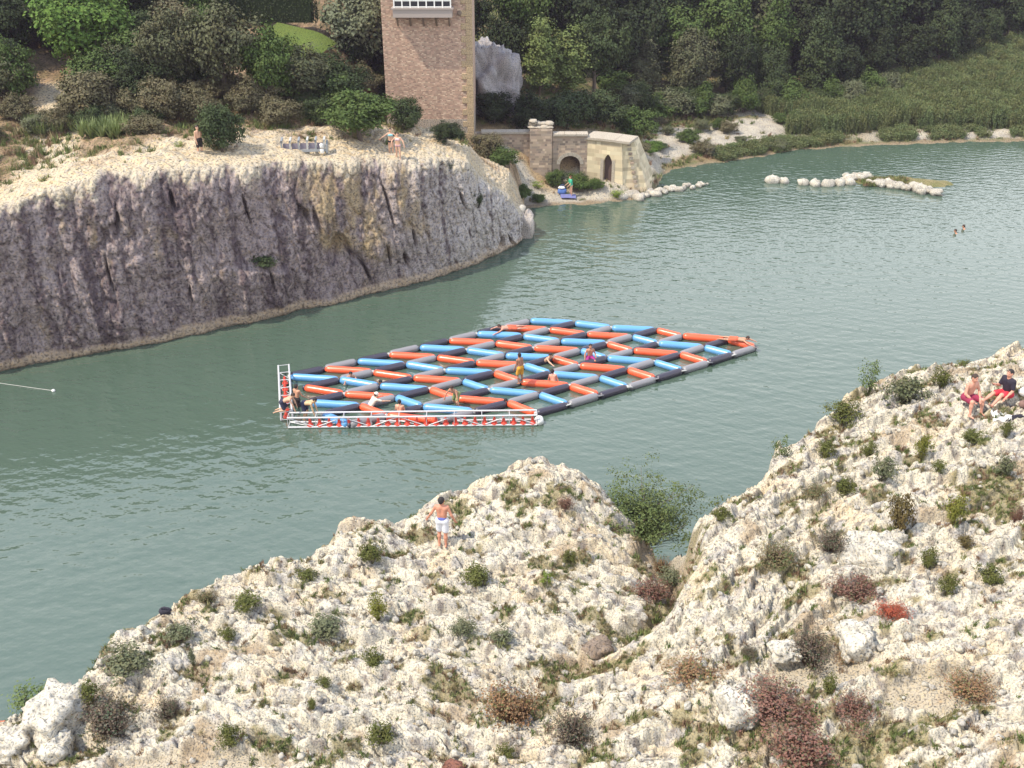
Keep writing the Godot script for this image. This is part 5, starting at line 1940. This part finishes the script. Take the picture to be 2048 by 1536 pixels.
const PLANTS := [
	["box", -4.14, 24.00, 0.87, 0.84, "dark green box shrub on the rock rim just left of the walking man"],
	["box", -5.96, 23.59, 0.81, 0.42, "low dark shrub tucked behind the rim, left of the shrub near the walking man"],
	["box", -0.96, 23.21, 1.11, 0.67, "wide dark green shrub to the lower right of the walking man"],
	["boxlit", -3.65, 21.66, 0.71, 0.93, "upright yellow-green shrub straight below the shrub near the walking man"],
	["box", 1.70, 24.08, 0.47, 0.52, "small dark shrub alone on the rock between the walking man and the gully"],
	["lime", 0.98, 23.02, 0.45, 0.72, "bright lime green sapling in the middle of the white rock"],
	["box", -7.32, 21.92, 1.04, 0.49, "low spreading shrub behind the layered rim at the left"],
	["dry", -8.63, 22.68, 0.84, 0.56, "dry brownish shrub on the left rim beside the water"],
	["grey", -8.86, 20.93, 1.01, 0.56, "rounded grey-green shrub above the rounded left rock"],
	["box", -7.58, 20.95, 0.56, 0.47, "small olive shrub right of the rounded grey-green shrub"],
	["grey", -8.26, 20.06, 0.28, 0.69, "narrow upright tuft on the left rock slope"],
	["grey", -9.92, 19.90, 1.55, 0.72, "low grey-green shrub covering the flank of the rounded left rock"],
	["airy", -12.30, 19.30, 1.67, 0.88, "loose grey-green shrub at the water edge in the lower left corner"],
	["lime", -11.71, 19.72, 0.80, 0.43, "low bright green shrub next to the loose shrub at lower left"],
	["box", -10.66, 19.05, 0.78, 0.73, "dark shrub at the top of the grey boulder at lower left"],
	["purple", -9.98, 18.26, 1.73, 1.26, "large twiggy purple-green shrub beside the grey boulder at lower left"],
	["purple", -8.50, 18.55, 0.81, 0.74, "brown twiggy shrub right of the large purple-green one"],
	["box", -4.71, 19.18, 0.45, 0.42, "tiny round dark shrub on the open rock left of centre"],
	["box", -4.87, 18.43, 0.32, 0.44, "tiny upright shrub below the tiny round one"],
	["box", -3.56, 19.94, 0.72, 0.69, "neat dark green shrub on the rock below the yellow-green one"],
	["box", -3.10, 17.50, 0.85, 0.74, "dark shrub with reddish foot near the bottom centre"],
	["box", -6.66, 17.45, 0.73, 0.68, "loose green shrub on the rock at the bottom left of centre"],
	["grey", -5.07, 21.17, 1.29, 0.57, "low wide greenish shrub along a ledge left of centre"],
	["grey", -1.29, 21.07, 0.89, 0.54, "grey-green shrub in a rock hollow left of the brown stone"],
	["grey", -0.29, 20.85, 0.83, 0.50, "second grey-green shrub in the hollow, nearer the brown stone"],
	["rust", -0.05, 18.40, 1.72, 1.53, "big rust coloured dry shrub in the centre of the foreground"],
	["purple", 1.40, 17.05, 1.29, 1.13, "dark twiggy shrub with green tips at the bottom centre right"],
	["box", -0.14, 17.04, 0.56, 0.41, "small green shrub under the big rust coloured dry one"],
	["gully", 4.2, 27.2, 4.7, 2.35, "big leafy green bush filling the gully at the water edge"],
	["rust", 4.55, 24.90, 0.70, 0.93, "withered rust brown branch low in front of the big gully bush"],
	["red", 3.94, 23.24, 1.44, 0.89, "purple-red dry shrub on the gully floor"],
	["grey", 4.77, 24.15, 1.19, 0.66, "soft grey-green plant on the gully floor"],
	["box", 5.72, 23.14, 0.66, 0.52, "small dark shrub at the left tip of the right-hand rock"],
	["grey", 12.26, 28.06, 1.50, 1.29, "large rounded grey-green shrub on the right rim"],
	["airy", 11.30, 28.60, 1.00, 1.35, "airy green shrub overhanging the water on the right rim"],
	["box", 13.50, 28.50, 0.76, 0.80, "compact dark shrub on the right rim left of the seated pair"],
	["box", 15.06, 30.38, 0.73, 0.37, "low shrub on the far right skyline of the rock"],
	["box", 10.21, 27.41, 1.24, 0.82, "dark shrub on the slope below the airy rim shrub"],
	["box", 9.24, 25.65, 0.74, 0.65, "dark shrub in the crack of the right rock, lowest on the rim"],
	["box", 10.43, 25.50, 0.61, 0.55, "small dark shrub on the upper right rock face"],
	["grey", 10.20, 23.65, 0.90, 0.88, "grey-green shrub in the middle of the right rock"],
	["boxlit", 11.59, 24.65, 0.57, 0.98, "tall olive shrub on the right rock below the seated pair"],
	["box", 11.64, 23.64, 0.52, 0.43, "small dark shrub below the tall olive one"],
	["airy", 8.00, 26.00, 0.73, 1.07, "feathery green shrub at the water edge of the right rock"],
	["box", 9.23, 23.77, 0.78, 0.71, "green shrub left of the grey-green one on the right rock"],
	["dry", 8.48, 23.71, 1.05, 0.52, "low olive-brown shrub on the left part of the right rock"],
	["boxred", 9.93, 21.47, 0.90, 1.31, "tall dark shrub with red branches on the right rock"],
	["boxlit", 11.22, 21.35, 0.69, 1.02, "slanting olive shrub right of the tall dark one"],
	["purple", 8.12, 21.07, 1.07, 0.88, "round purple-brown shrub above a white boulder"],
	["box", 14.13, 25.21, 0.49, 0.60, "upright dark shrub at the right edge below the bags"],
	["box", 13.11, 25.16, 0.74, 0.51, "low dark shrub between two ledges below the seated pair"],
	["grey", 13.22, 23.18, 0.67, 0.75, "grey-green shrub in the grassy hollow at the right edge"],
	["red", 12.81, 21.34, 0.43, 0.87, "reddish shrub cut by the right edge of the picture"],
	["box", 9.07, 20.55, 0.47, 0.58, "small dark shrub right of the white boulder"],
	["boxred", 11.21, 20.50, 0.54, 0.38, "small green shrub with orange foot on the right"],
	["box", 10.22, 20.16, 0.57, 0.71, "upright dark shrub on the right rock, upper of three"],
	["box", 11.39, 19.34, 0.76, 0.61, "full dark green shrub on smooth rock at the right, rightmost of three"],
	["box", 10.28, 19.07, 0.61, 0.68, "upright dark shrub on the right rock, lowest of three"],
	["dry", 6.76, 20.95, 1.32, 0.59, "low brown-green scrub along a ledge above the gully"],
	["red", 8.32, 19.60, 1.50, 0.67, "patchy red dry shrub on the right slope"],
	["crimson", 8.85, 18.48, 0.97, 0.41, "bright scarlet low plant on the right slope"],
	["purple", 6.86, 17.94, 1.24, 1.12, "large dark bushy shrub in the middle of the right slope"],
	["rust", 7.76, 17.89, 0.87, 0.41, "orange-brown withered plant right of the large dark shrub"],
	["box", 6.95, 16.69, 0.46, 0.63, "small upright green shrub on bare sand at lower right"],
	["red", 5.80, 16.50, 1.87, 0.66, "wide wine-red dry shrub at lower right"],
	["red", 7.32, 15.97, 1.23, 0.83, "wine-red dry shrub right of the wide one"],
	["red", 6.08, 15.18, 1.99, 1.12, "large wine-red dry shrub at the bottom right edge"],
	["rust", 9.79, 16.25, 1.38, 0.50, "low rusty scrub strip at the right"],
	["rust", 4.35, 17.86, 1.73, 0.51, "long low rusty plant on the rock ledge at centre right"],
	["purple", 5.50, 18.14, 0.51, 0.36, "small brown shrub on the ledge at centre right"],
	["red", 1.62, 25.86, 0.70, 0.58, "small reddish plant on the flank of the pyramid-shaped rock"],
	["treebright", -29.05, 72.20, 7.40, 6.31, "light green broad-leaved tree at upper left"],
	["treedark", -34.74, 73.81, 4.54, 5.05, "dark tree in the upper left corner"],
	["bush", -32.25, 67.77, 3.13, 3.48, "round green bush at the left edge above the cliff"],
	["bush", -26.54, 67.36, 4.48, 3.47, "round green bush beside the pale path above the cliff"],
	["treegrey", -21.85, 67.50, 4.86, 5.40, "grey-green oak right of the light green tree"],
	["treegrey", -18.51, 67.57, 5.21, 6.51, "tall grey-green oak above the dark bush on the cliff top"],
	["treemid", -15.68, 67.74, 4.26, 5.46, "dark oak left of the bright lawn"],
	["treeolive", -11.75, 83.96, 7.04, 7.33, "silvery olive tree leaning against the tower"],
	["treegrey", -13.84, 69.25, 4.68, 4.09, "brownish green tree below the bright lawn"],
	["treedark", -11.57, 71.52, 4.16, 3.66, "dark tree between the lawn and the cliff top"],
	["treemid", -10.11, 85.76, 4.14, 5.06, "green tree at the left foot of the tower"],
	["treemid", -9.51, 64.15, 5.35, 3.43, "leafy green bush behind the two women on the cliff top"],
	["bushdark", -16.73, 58.64, 3.01, 2.95, "dark green bush right of the man on the cliff top"],
	["brownbush", -21.56, 63.16, 3.56, 2.59, "brownish dry bush in the middle of the cliff-top scrub"],
	["brownbush", -19.34, 63.51, 2.66, 2.13, "low brown bush above the dark green bush on the cliff top"],
	["spiky", -28.55, 63.33, 2.97, 1.51, "spiky pale green plants at the left of the cliff top"],
	["spiky", -24.28, 61.95, 3.51, 1.68, "spiky pale green plants in the middle of the cliff-top scrub"],
	["treedark", -7.50, 87.16, 1.94, 4.68, "thin dark pine branch tree silhouetted against the tower"],
	["treedark", -4.32, 66.51, 2.49, 1.74, "dark bush at the foot of the tower"],
	["bushdark", -7.04, 67.97, 2.66, 2.21, "dark bush below the tower's left corner"],
	["treedark", -27.85, 82.41, 5.77, 4.70, "dark tree behind the grey-green oaks at the top"],
	["treemid", -23.04, 81.90, 4.58, 4.24, "green tree behind the oaks at the top edge"],
	["treedark", -36.19, 80.42, 5.63, 4.59, "dark tree behind the corner tree at upper left"],
	["brownbush", -30.84, 64.50, 2.51, 1.60, "low brown scrub bush at the left edge of the cliff top"],
	["brownbush", -21.77, 60.65, 2.67, 1.19, "low dry bush at the edge of the pale cliff-top rock"],
	["brownbush", -27.67, 65.23, 2.53, 1.41, "grey-brown bush below the round green bush"],
	["brownbush", -16.81, 66.23, 2.89, 2.14, "brown undergrowth bush left of the metal rack"],
	["brownbush", -14.71, 65.10, 3.17, 1.76, "reddish undergrowth bush above the metal rack"],
	["bushdark", -12.41, 66.35, 2.26, 1.80, "dark undergrowth bush right of the metal rack"],
	["lime", -19.11, 58.47, 0.86, 0.45, "tiny bright green plant left of the man on the cliff top"],
	["ledge", -14.35, 55.55, 1.98, 0.88, "dark shrub on the ledge in the middle of the cliff face"],
	["ledge", -15.60, 54.90, 1.13, 0.69, "smaller shrub on the cliff ledge, left of the dark one"],
	["ledge", -3.90, 63.90, 0.84, 0.93, "small shrub near the right end of the cliff rim"],
	["ledge", -2.25, 65.00, 1.00, 1.25, "shrub in a crack at the right end of the cliff"],
]

# ------------------------------------------------------------------ small things
func rock_thing(nm: String, label: String, at: Vector3, size: Vector3, col: Color, seed_: int, group := "", turn := 0.0, seg := 16):
	var b := MB.new()
	b.col = col
	b.blob(Vector3.ZERO, size, n_mid, 0.5, Vector3(seed_ * 3.7, seed_ * 1.3, 2.0), seg, Basis.IDENTITY, n_cell2)
	var o := put(b.mesh(), nm, M.boulder, null, at)
	o.rotation.y = turn
	tag(o, label, "rock", group)

func make_small_things():
	var rng := RandomNumberGenerator.new()
	rng.seed = 33
	var white := Color(0.50, 0.475, 0.42)
	# islet: a row of white blocks and a heap with grass
	var row := [[21.5, 82.5, 1.1], [22.4, 82.4, 0.75], [23.9, 81.9, 0.85], [24.8, 81.6, 0.65], [25.8, 81.6, 1.0], [26.8, 81.8, 0.7], [27.7, 82.0, 0.7]]
	for k in row.size():
		var d: Array = row[k]
		rock_thing("stepping_stone", "white block in the line of stones left of the islet, %s from the left" % ORD[k], P3(d[0], 0.12, d[1]), Vector3(d[2], rng.randf_range(0.55, 0.8), rng.randf_range(0.6, 0.9)), white, 40 + k, "row of white stones left of the islet", rng.randf_range(-0.3, 0.3), 12)
	var heap := []
	for k in 44:
		var q := rng.randf()
		heap.append(Vector2(lerpf(29.6, 34.0, q) + rng.randfn() * 0.35, lerpf(81.6, 79.5, q) + rng.randfn() * 0.4))
		if k < 17:
			heap[k] = Vector2(28.6 + rng.randfn() * 0.75, 83.0 + rng.randfn() * 0.5)
	heap.sort()
	for k in 44:
		var x: float = heap[k].x
		var f: float = heap[k].y
		var s := rng.randf_range(0.3, 0.95)
		rock_thing("islet_stone", "white stone in the heap of the river islet, %s from the left" % ORD[k], P3(x, 0.10 + 0.12 * s, f), Vector3(s, s * rng.randf_range(0.5, 0.8), s * rng.randf_range(0.6, 0.9)), white.lerp(Color(0.42, 0.38, 0.33), rng.randf() * 0.6), 80 + k, "white stones heaped on the river islet", rng.randf() * TAU, 12)
	# the low shoal behind the stones
	var lr := []
	var lc := []
	for j in 13:
		var r := PackedVector3Array()
		var c := PackedColorArray()
		for k in 25:
			var u := k / 12.0 - 1.0
			var v := j / 6.0 - 1.0
			var x := 32.2 + 5.6 * u
			var f := 82.4 + 2.3 * v - 0.10 * (x - 33.0)
			var h := 0.16 - 0.34 * (u * u + v * v) + 0.07 * n_mid.get_noise_2d(x, f)
			r.append(P3(x, h, f))
			c.append(Color(0.17, 0.17, 0.07).lerp(Color(0.27, 0.23, 0.12), clampf(0.5 + 1.5 * n_patch.get_noise_2d(x, f), 0.0, 1.0)))
		lr.append(r)
		lc.append(c)
	var o := put(sheet(lr, lc), "islet_shoal", M.ground)
	tag(o, "low muddy shoal of the river islet", "islet", "", "structure")
	var spots := []
	for k in 420:
		var u := rng.randf_range(-0.75, 0.45)
		var v := rng.randf_range(-0.6, 0.5)
		var x := 31.2 + 3.2 * u
		spots.append(Vector3(x, 82.4 + 1.9 * v, 0))
	var mm := tuft_copies(spots, rng, 0.15, 0.38, func(_x, _f): return 0.06)
	tag(put_copies("islet_grass", mm), "short green grass on the river islet", "grass", "", "stuff")
	# stones in the water at the mill corner
	for k in 24:
		var q := k / 23.0
		var s := lerpf(1.1, 0.4, q) * rng.randf_range(0.5, 1.15)
		rock_thing("shore_stone", "white stone at the water's edge below the mill, %s from the left" % ORD[k], P3(lerpf(8.6, 16.0, q) + rng.randf_range(-0.2, 0.2), 0.14, lerpf(77.7, 81.6, q) + rng.randf_range(-0.5, 0.7)), Vector3(s, s * 0.55, s * 0.7), white.lerp(Color(0.42, 0.38, 0.33), rng.randf() * 0.6), 130 + k, "white stones below the mill", rng.randf() * TAU, 12)
	rock_thing("cliff_boulder", "square pale boulder standing in the water at the cliff's tip", P3(0.95, 0.6, 69.6), Vector3(1.1, 2.0, 1.3), Color(0.44, 0.40, 0.37), 151)
	rock_thing("cliff_boulder", "small pale block on top behind the cliff's tip", P3(0.45, 1.5, 70.3), Vector3(1.0, 0.8, 1.0), white, 152)
	for d in [[46.5, 84.0, 1.4], [44.0, 82.0, 0.8]]:
		rock_thing("river_stone", "flat pale stone breaking the water at the far right, %s" % ("larger" if d[2] > 1.0 else "smaller"), P3(d[0], 0.05, d[1]), Vector3(d[2], 0.35, 0.6), white, int(d[0]), "", 0.1, 12)
	# grey crag behind the tower
	var b := MB.new()
	b.col = Color(0.36, 0.34, 0.35)
	b.blob(Vector3.ZERO, Vector3(4.6, 6.2, 4.0), n_mid, 0.55, Vector3(7, 3, 1), 64, Basis.IDENTITY, n_cell2)
	o = put(b.mesh(), "crag", M.boulder, null, P3(-2.1, 6.3, 88.0))
	tag(o, "overhanging grey limestone crag right of the tower", "rock")
	# boulders on the near rock
	for d in [[-11.35, 18.65, 1.35, 0.95, "big grey boulder in the lower left corner"], [-12.2, 17.9, 0.8, 0.6, "yellowish boulder below the big grey one at lower left"], [-11.0, 17.75, 0.75, 0.6, "dark-shadowed boulder right of the yellowish one at lower left"],
			[9.05, 20.9, 1.25, 1.0, "upright white boulder on the right slope"], [7.9, 18.0, 0.75, 0.65, "white boulder beside the large dark shrub"], [5.0, 16.6, 0.85, 0.65, "rounded grey boulder at the lower centre right"],
			[6.3, 18.0, 0.6, 0.35, "flat white boulder below the large dark shrub"], [9.8, 21.2, 0.4, 0.35, "small round stone right of the upright white boulder"], [12.0, 17.4, 0.3, 0.28, "small white stone at the right edge of the foreground"]]:
		rock_thing("boulder", d[4], P3(d[0], near_height(d[0], d[1]) + d[3] * 0.22, d[1]), Vector3(d[2], d[3], d[2] * 0.85), Color(0.52, 0.49, 0.43), int(d[0] * 7 + 200), "", d[0], 34)
	rock_thing("brown_stone", "brown tilted stone on the path in the middle of the foreground", P3(2.25, near_height(2.25, 20.7) + 0.1, 20.7), Vector3(0.72, 0.42, 0.5), Color(0.26, 0.205, 0.165), 171, "", 0.5)
	rock_thing("brown_stone", "dark brown stone at the bottom edge below the centre", P3(-1.35, near_height(-1.35, 17.0) + 0.05, 17.0), Vector3(0.45, 0.2, 0.3), Color(0.17, 0.08, 0.06), 172, "", 2.6)
	# loose broken stones strewn over the near bank, too many to count
	var sm := MB.new()
	sm.col = Color(1, 1, 1)
	sm.blob(Vector3.ZERO, Vector3(1, 0.7, 0.85), n_mid, 0.5, Vector3(1, 2, 3), 8)
	var st := MultiMesh.new()
	st.transform_format = MultiMesh.TRANSFORM_3D
	st.use_colors = true
	st.mesh = sm.mesh()
	st.instance_count = 2600
	for k in st.instance_count:
		var f := rng.randf_range(13.5, 29.5)
		var x := rng.randf_range(-14.0, 19.0)
		while lin(x, EDGE_X, EDGE_F) - f < 0.4:
			f = rng.randf_range(13.5, 29.5)
			x = rng.randf_range(-14.0, 19.0)
		var s := 0.05 + 0.22 * pow(rng.randf(), 3.0)
		st.set_instance_transform(k, Transform3D(Basis.from_euler(Vector3(rng.randf_range(-0.5, 0.5), rng.randf() * TAU, rng.randf_range(-0.5, 0.5))).scaled(Vector3(s, s, s)), P3(x, near_height(x, f) + s * 0.12, f)))
		st.set_instance_color(k, Color(0.52, 0.49, 0.42).lerp(Color(0.36, 0.34, 0.32), rng.randf() * 0.7))
	var _c = put_copies("loose_stones", st, M.boulder)
	tag(_c, "loose broken stones strewn over the near white rock", "stones", "", "stuff")
	# metal rack on the far cliff
	var x0 := -13.6
	var rack := base("metal_rack", P3(-12.4, plateau_height(-12.4, 60.3) + 0.05, 60.3), 0.12)
	tag(rack, "grey metal rack of upright panels lying on the far cliff top", "rack")
	b = MB.new()
	b.box(Vector3(0, 0.12, 0.0), Vector3(2.7, 0.14, 0.12))
	b.box(Vector3(0, 0.12, -0.9), Vector3(2.7, 0.14, 0.12))
	b.box(Vector3(1.38, 0.22, -0.45), Vector3(0.1, 0.5, 1.1))
	put(b.mesh(), "frame", M.grey_metal, rack)
	for k in 6:
		b = MB.new()
		b.box(Vector3(-1.25 + 0.5 * k, 0.42, 0.0), Vector3(0.09, 0.6, 0.1))
		b.box(Vector3(-1.25 + 0.5 * k, 0.66, -0.45), Vector3(0.11, 0.12, 1.0))
		put(b.mesh(), "upright", plain(Color(0.42, 0.42, 0.40), 0.7) if k % 2 else M.grey_metal, rack)
		if k < 5:
			b = MB.new()
			b.box(Vector3(-1.0 + 0.5 * k, 0.36, -0.14), Vector3(0.36, 0.34, 0.05), Basis(Vector3.RIGHT, -0.3))
			put(b.mesh(), "panel", plain(Color(0.16, 0.14, 0.17), 0.7), rack)
	for h in [0.30, -0.02]:
		b = MB.new()
		b.lathe([Vector2(0.02, -0.13), Vector2(0.11, -0.12), Vector2(0.12, 0.1), Vector2(0.04, 0.14)], 10, Transform3D(Basis.IDENTITY, Vector3(1.1, h + 0.12, 0.16)))
		put(b.mesh(), "canister", M.white, rack)
	# things on the far beach
	var bag := base("beach_bag", P3(3.95, bank_height(3.95, 78.3), 78.3))
	tag(bag, "blue and white bag on the far beach beside the woman", "bag")
	b = MB.new()
	b.blob(Vector3(0, 0.24, 0), Vector3(0.75, 0.55, 0.5), n_mid, 0.3, Vector3(2, 2, 2), 14)
	put(b.mesh(), "bag_body", M.blue_cloth, bag)
	b = MB.new()
	b.blob(Vector3(-0.05, 0.55, 0), Vector3(0.6, 0.22, 0.45), n_mid, 0.3, Vector3(5, 2, 2), 12)
	put(b.mesh(), "bag_flap", M.white, bag)
	b = MB.new()
	b.path([Vector3(-0.2, 0.55, 0.1), Vector3(-0.1, 0.8, 0.1), Vector3(0.1, 0.8, 0.1), Vector3(0.2, 0.55, 0.1)], [0.02, 0.02, 0.02, 0.02], 5)
	put(b.mesh(), "strap", M.blue_cloth, bag)
	towel("beach_towel", "blue towel spread on the far beach", 4.4, 77.7, 1.2, 0.6, plain(Color(0.14, 0.15, 0.32), 0.9), true)
	towel("shirt", "white shirt lying on the rock beside the seated man in black", 14.4, 26.2, 0.5, 0.4, M.white, false)
	towel("dark_garment", "dark garment lying next to the white shirt on the right rock", 14.75, 26.1, 0.4, 0.25, M.dark_cloth, false)
	# bags behind the seated man, and one on the left rim
	for d in [[15.45, 27.05, 0.36, M.white, "white bag behind the seated man in black"], [-9.6, 22.1, 0.28, M.dark_cloth, "dark purple rucksack lying on the left rock rim above the water"], [15.15, 26.45, 0.28, plain(Color(0.2, 0.12, 0.1), 0.9), "small brown bag below the seated man in black"]]:
		var g := base("bag", P3(d[0], near_height(d[0], d[1]), d[1]))
		tag(g, d[4], "bag")
		b = MB.new()
		b.blob(Vector3(0, d[2] * 0.36, 0), Vector3(d[2] * 1.25, d[2] * 0.85, d[2] * 0.8), n_mid, 0.35, Vector3(d[0], 1, 1), 14)
		put(b.mesh(), "bag_body", d[3], g)
		b = MB.new()
		b.path([Vector3(-0.3, 0.4, 0.1) * d[2], Vector3(-0.2, 0.95, 0.2) * d[2], Vector3(0.25, 0.9, 0.2) * d[2], Vector3(0.4, 0.3, 0.3) * d[2]], [0.018, 0.018, 0.018, 0.018], 5)
		put(b.mesh(), "strap", M.dark_cloth, g)
	towel("orange_cloth", "orange cloth at the left edge of the near rock", -13.25, 18.55, 0.6, 1.1, M.orange_cloth, false)
	# mooring line with small floats at the left
	b = MB.new()
	var pts := []
	var rad := []
	for k in 15:
		var q := k / 14.0
		pts.append(P3(lerpf(-34.0, -23.4, q), 0.03 + 0.25 * pow(1.0 - q, 3), lerpf(49.0, 46.2, q)))
		rad.append(0.014)
	b.path(pts, rad, 5)
	var line := base("mooring_line", Vector3.ZERO)
	tag(line, "thin line with two small white floats on the water at left", "rope")
	put(b.mesh(), "rope", M.rope, line)
	for d in [[-26.85, 47.1], [-23.5, 46.2]]:
		b = MB.new()
		b.lathe([Vector2(0.01, -0.09), Vector2(0.07, -0.06), Vector2(0.095, 0.0), Vector2(0.07, 0.06), Vector2(0.01, 0.09)], 10)
		put(b.mesh(), "float", M.white, line, P3(d[0], 0.05, d[1]))

func towel(nm: String, label: String, x: float, f: float, w: float, d: float, mat: Material, far: bool):
	var lr := []
	var lc := []
	for j in 9:
		var r := PackedVector3Array()
		var c := PackedColorArray()
		for k in 11:
			var px := x + w * (k / 10.0 - 0.5) + 0.03 * n_fine.get_noise_2d(k, j)
			var pf := f + d * (j / 8.0 - 0.5) + 0.03 * n_fine.get_noise_2d(k + 30, j)
			var h := bank_height(px, pf) + 0.16 if far else near_height(px, pf) + 0.03
			r.append(P3(px, h + 0.05 * absf(n_fine.get_noise_2d(k * 0.35, j * 0.5)), pf))
			c.append(Color.WHITE)
		lr.append(r)
		lc.append(c)
	# folded back under itself so the cloth has two sides
	var n := lr.size()
	for j in n:
		var src: PackedVector3Array = lr[n - 1 - j]
		var r := PackedVector3Array()
		for p in src:
			r.append(p - Vector3(0, 0.02, 0))
		lr.append(r)
		lc.append(lc[0])
	tag(put(sheet(lr, lc), nm, mat), label, "cloth")
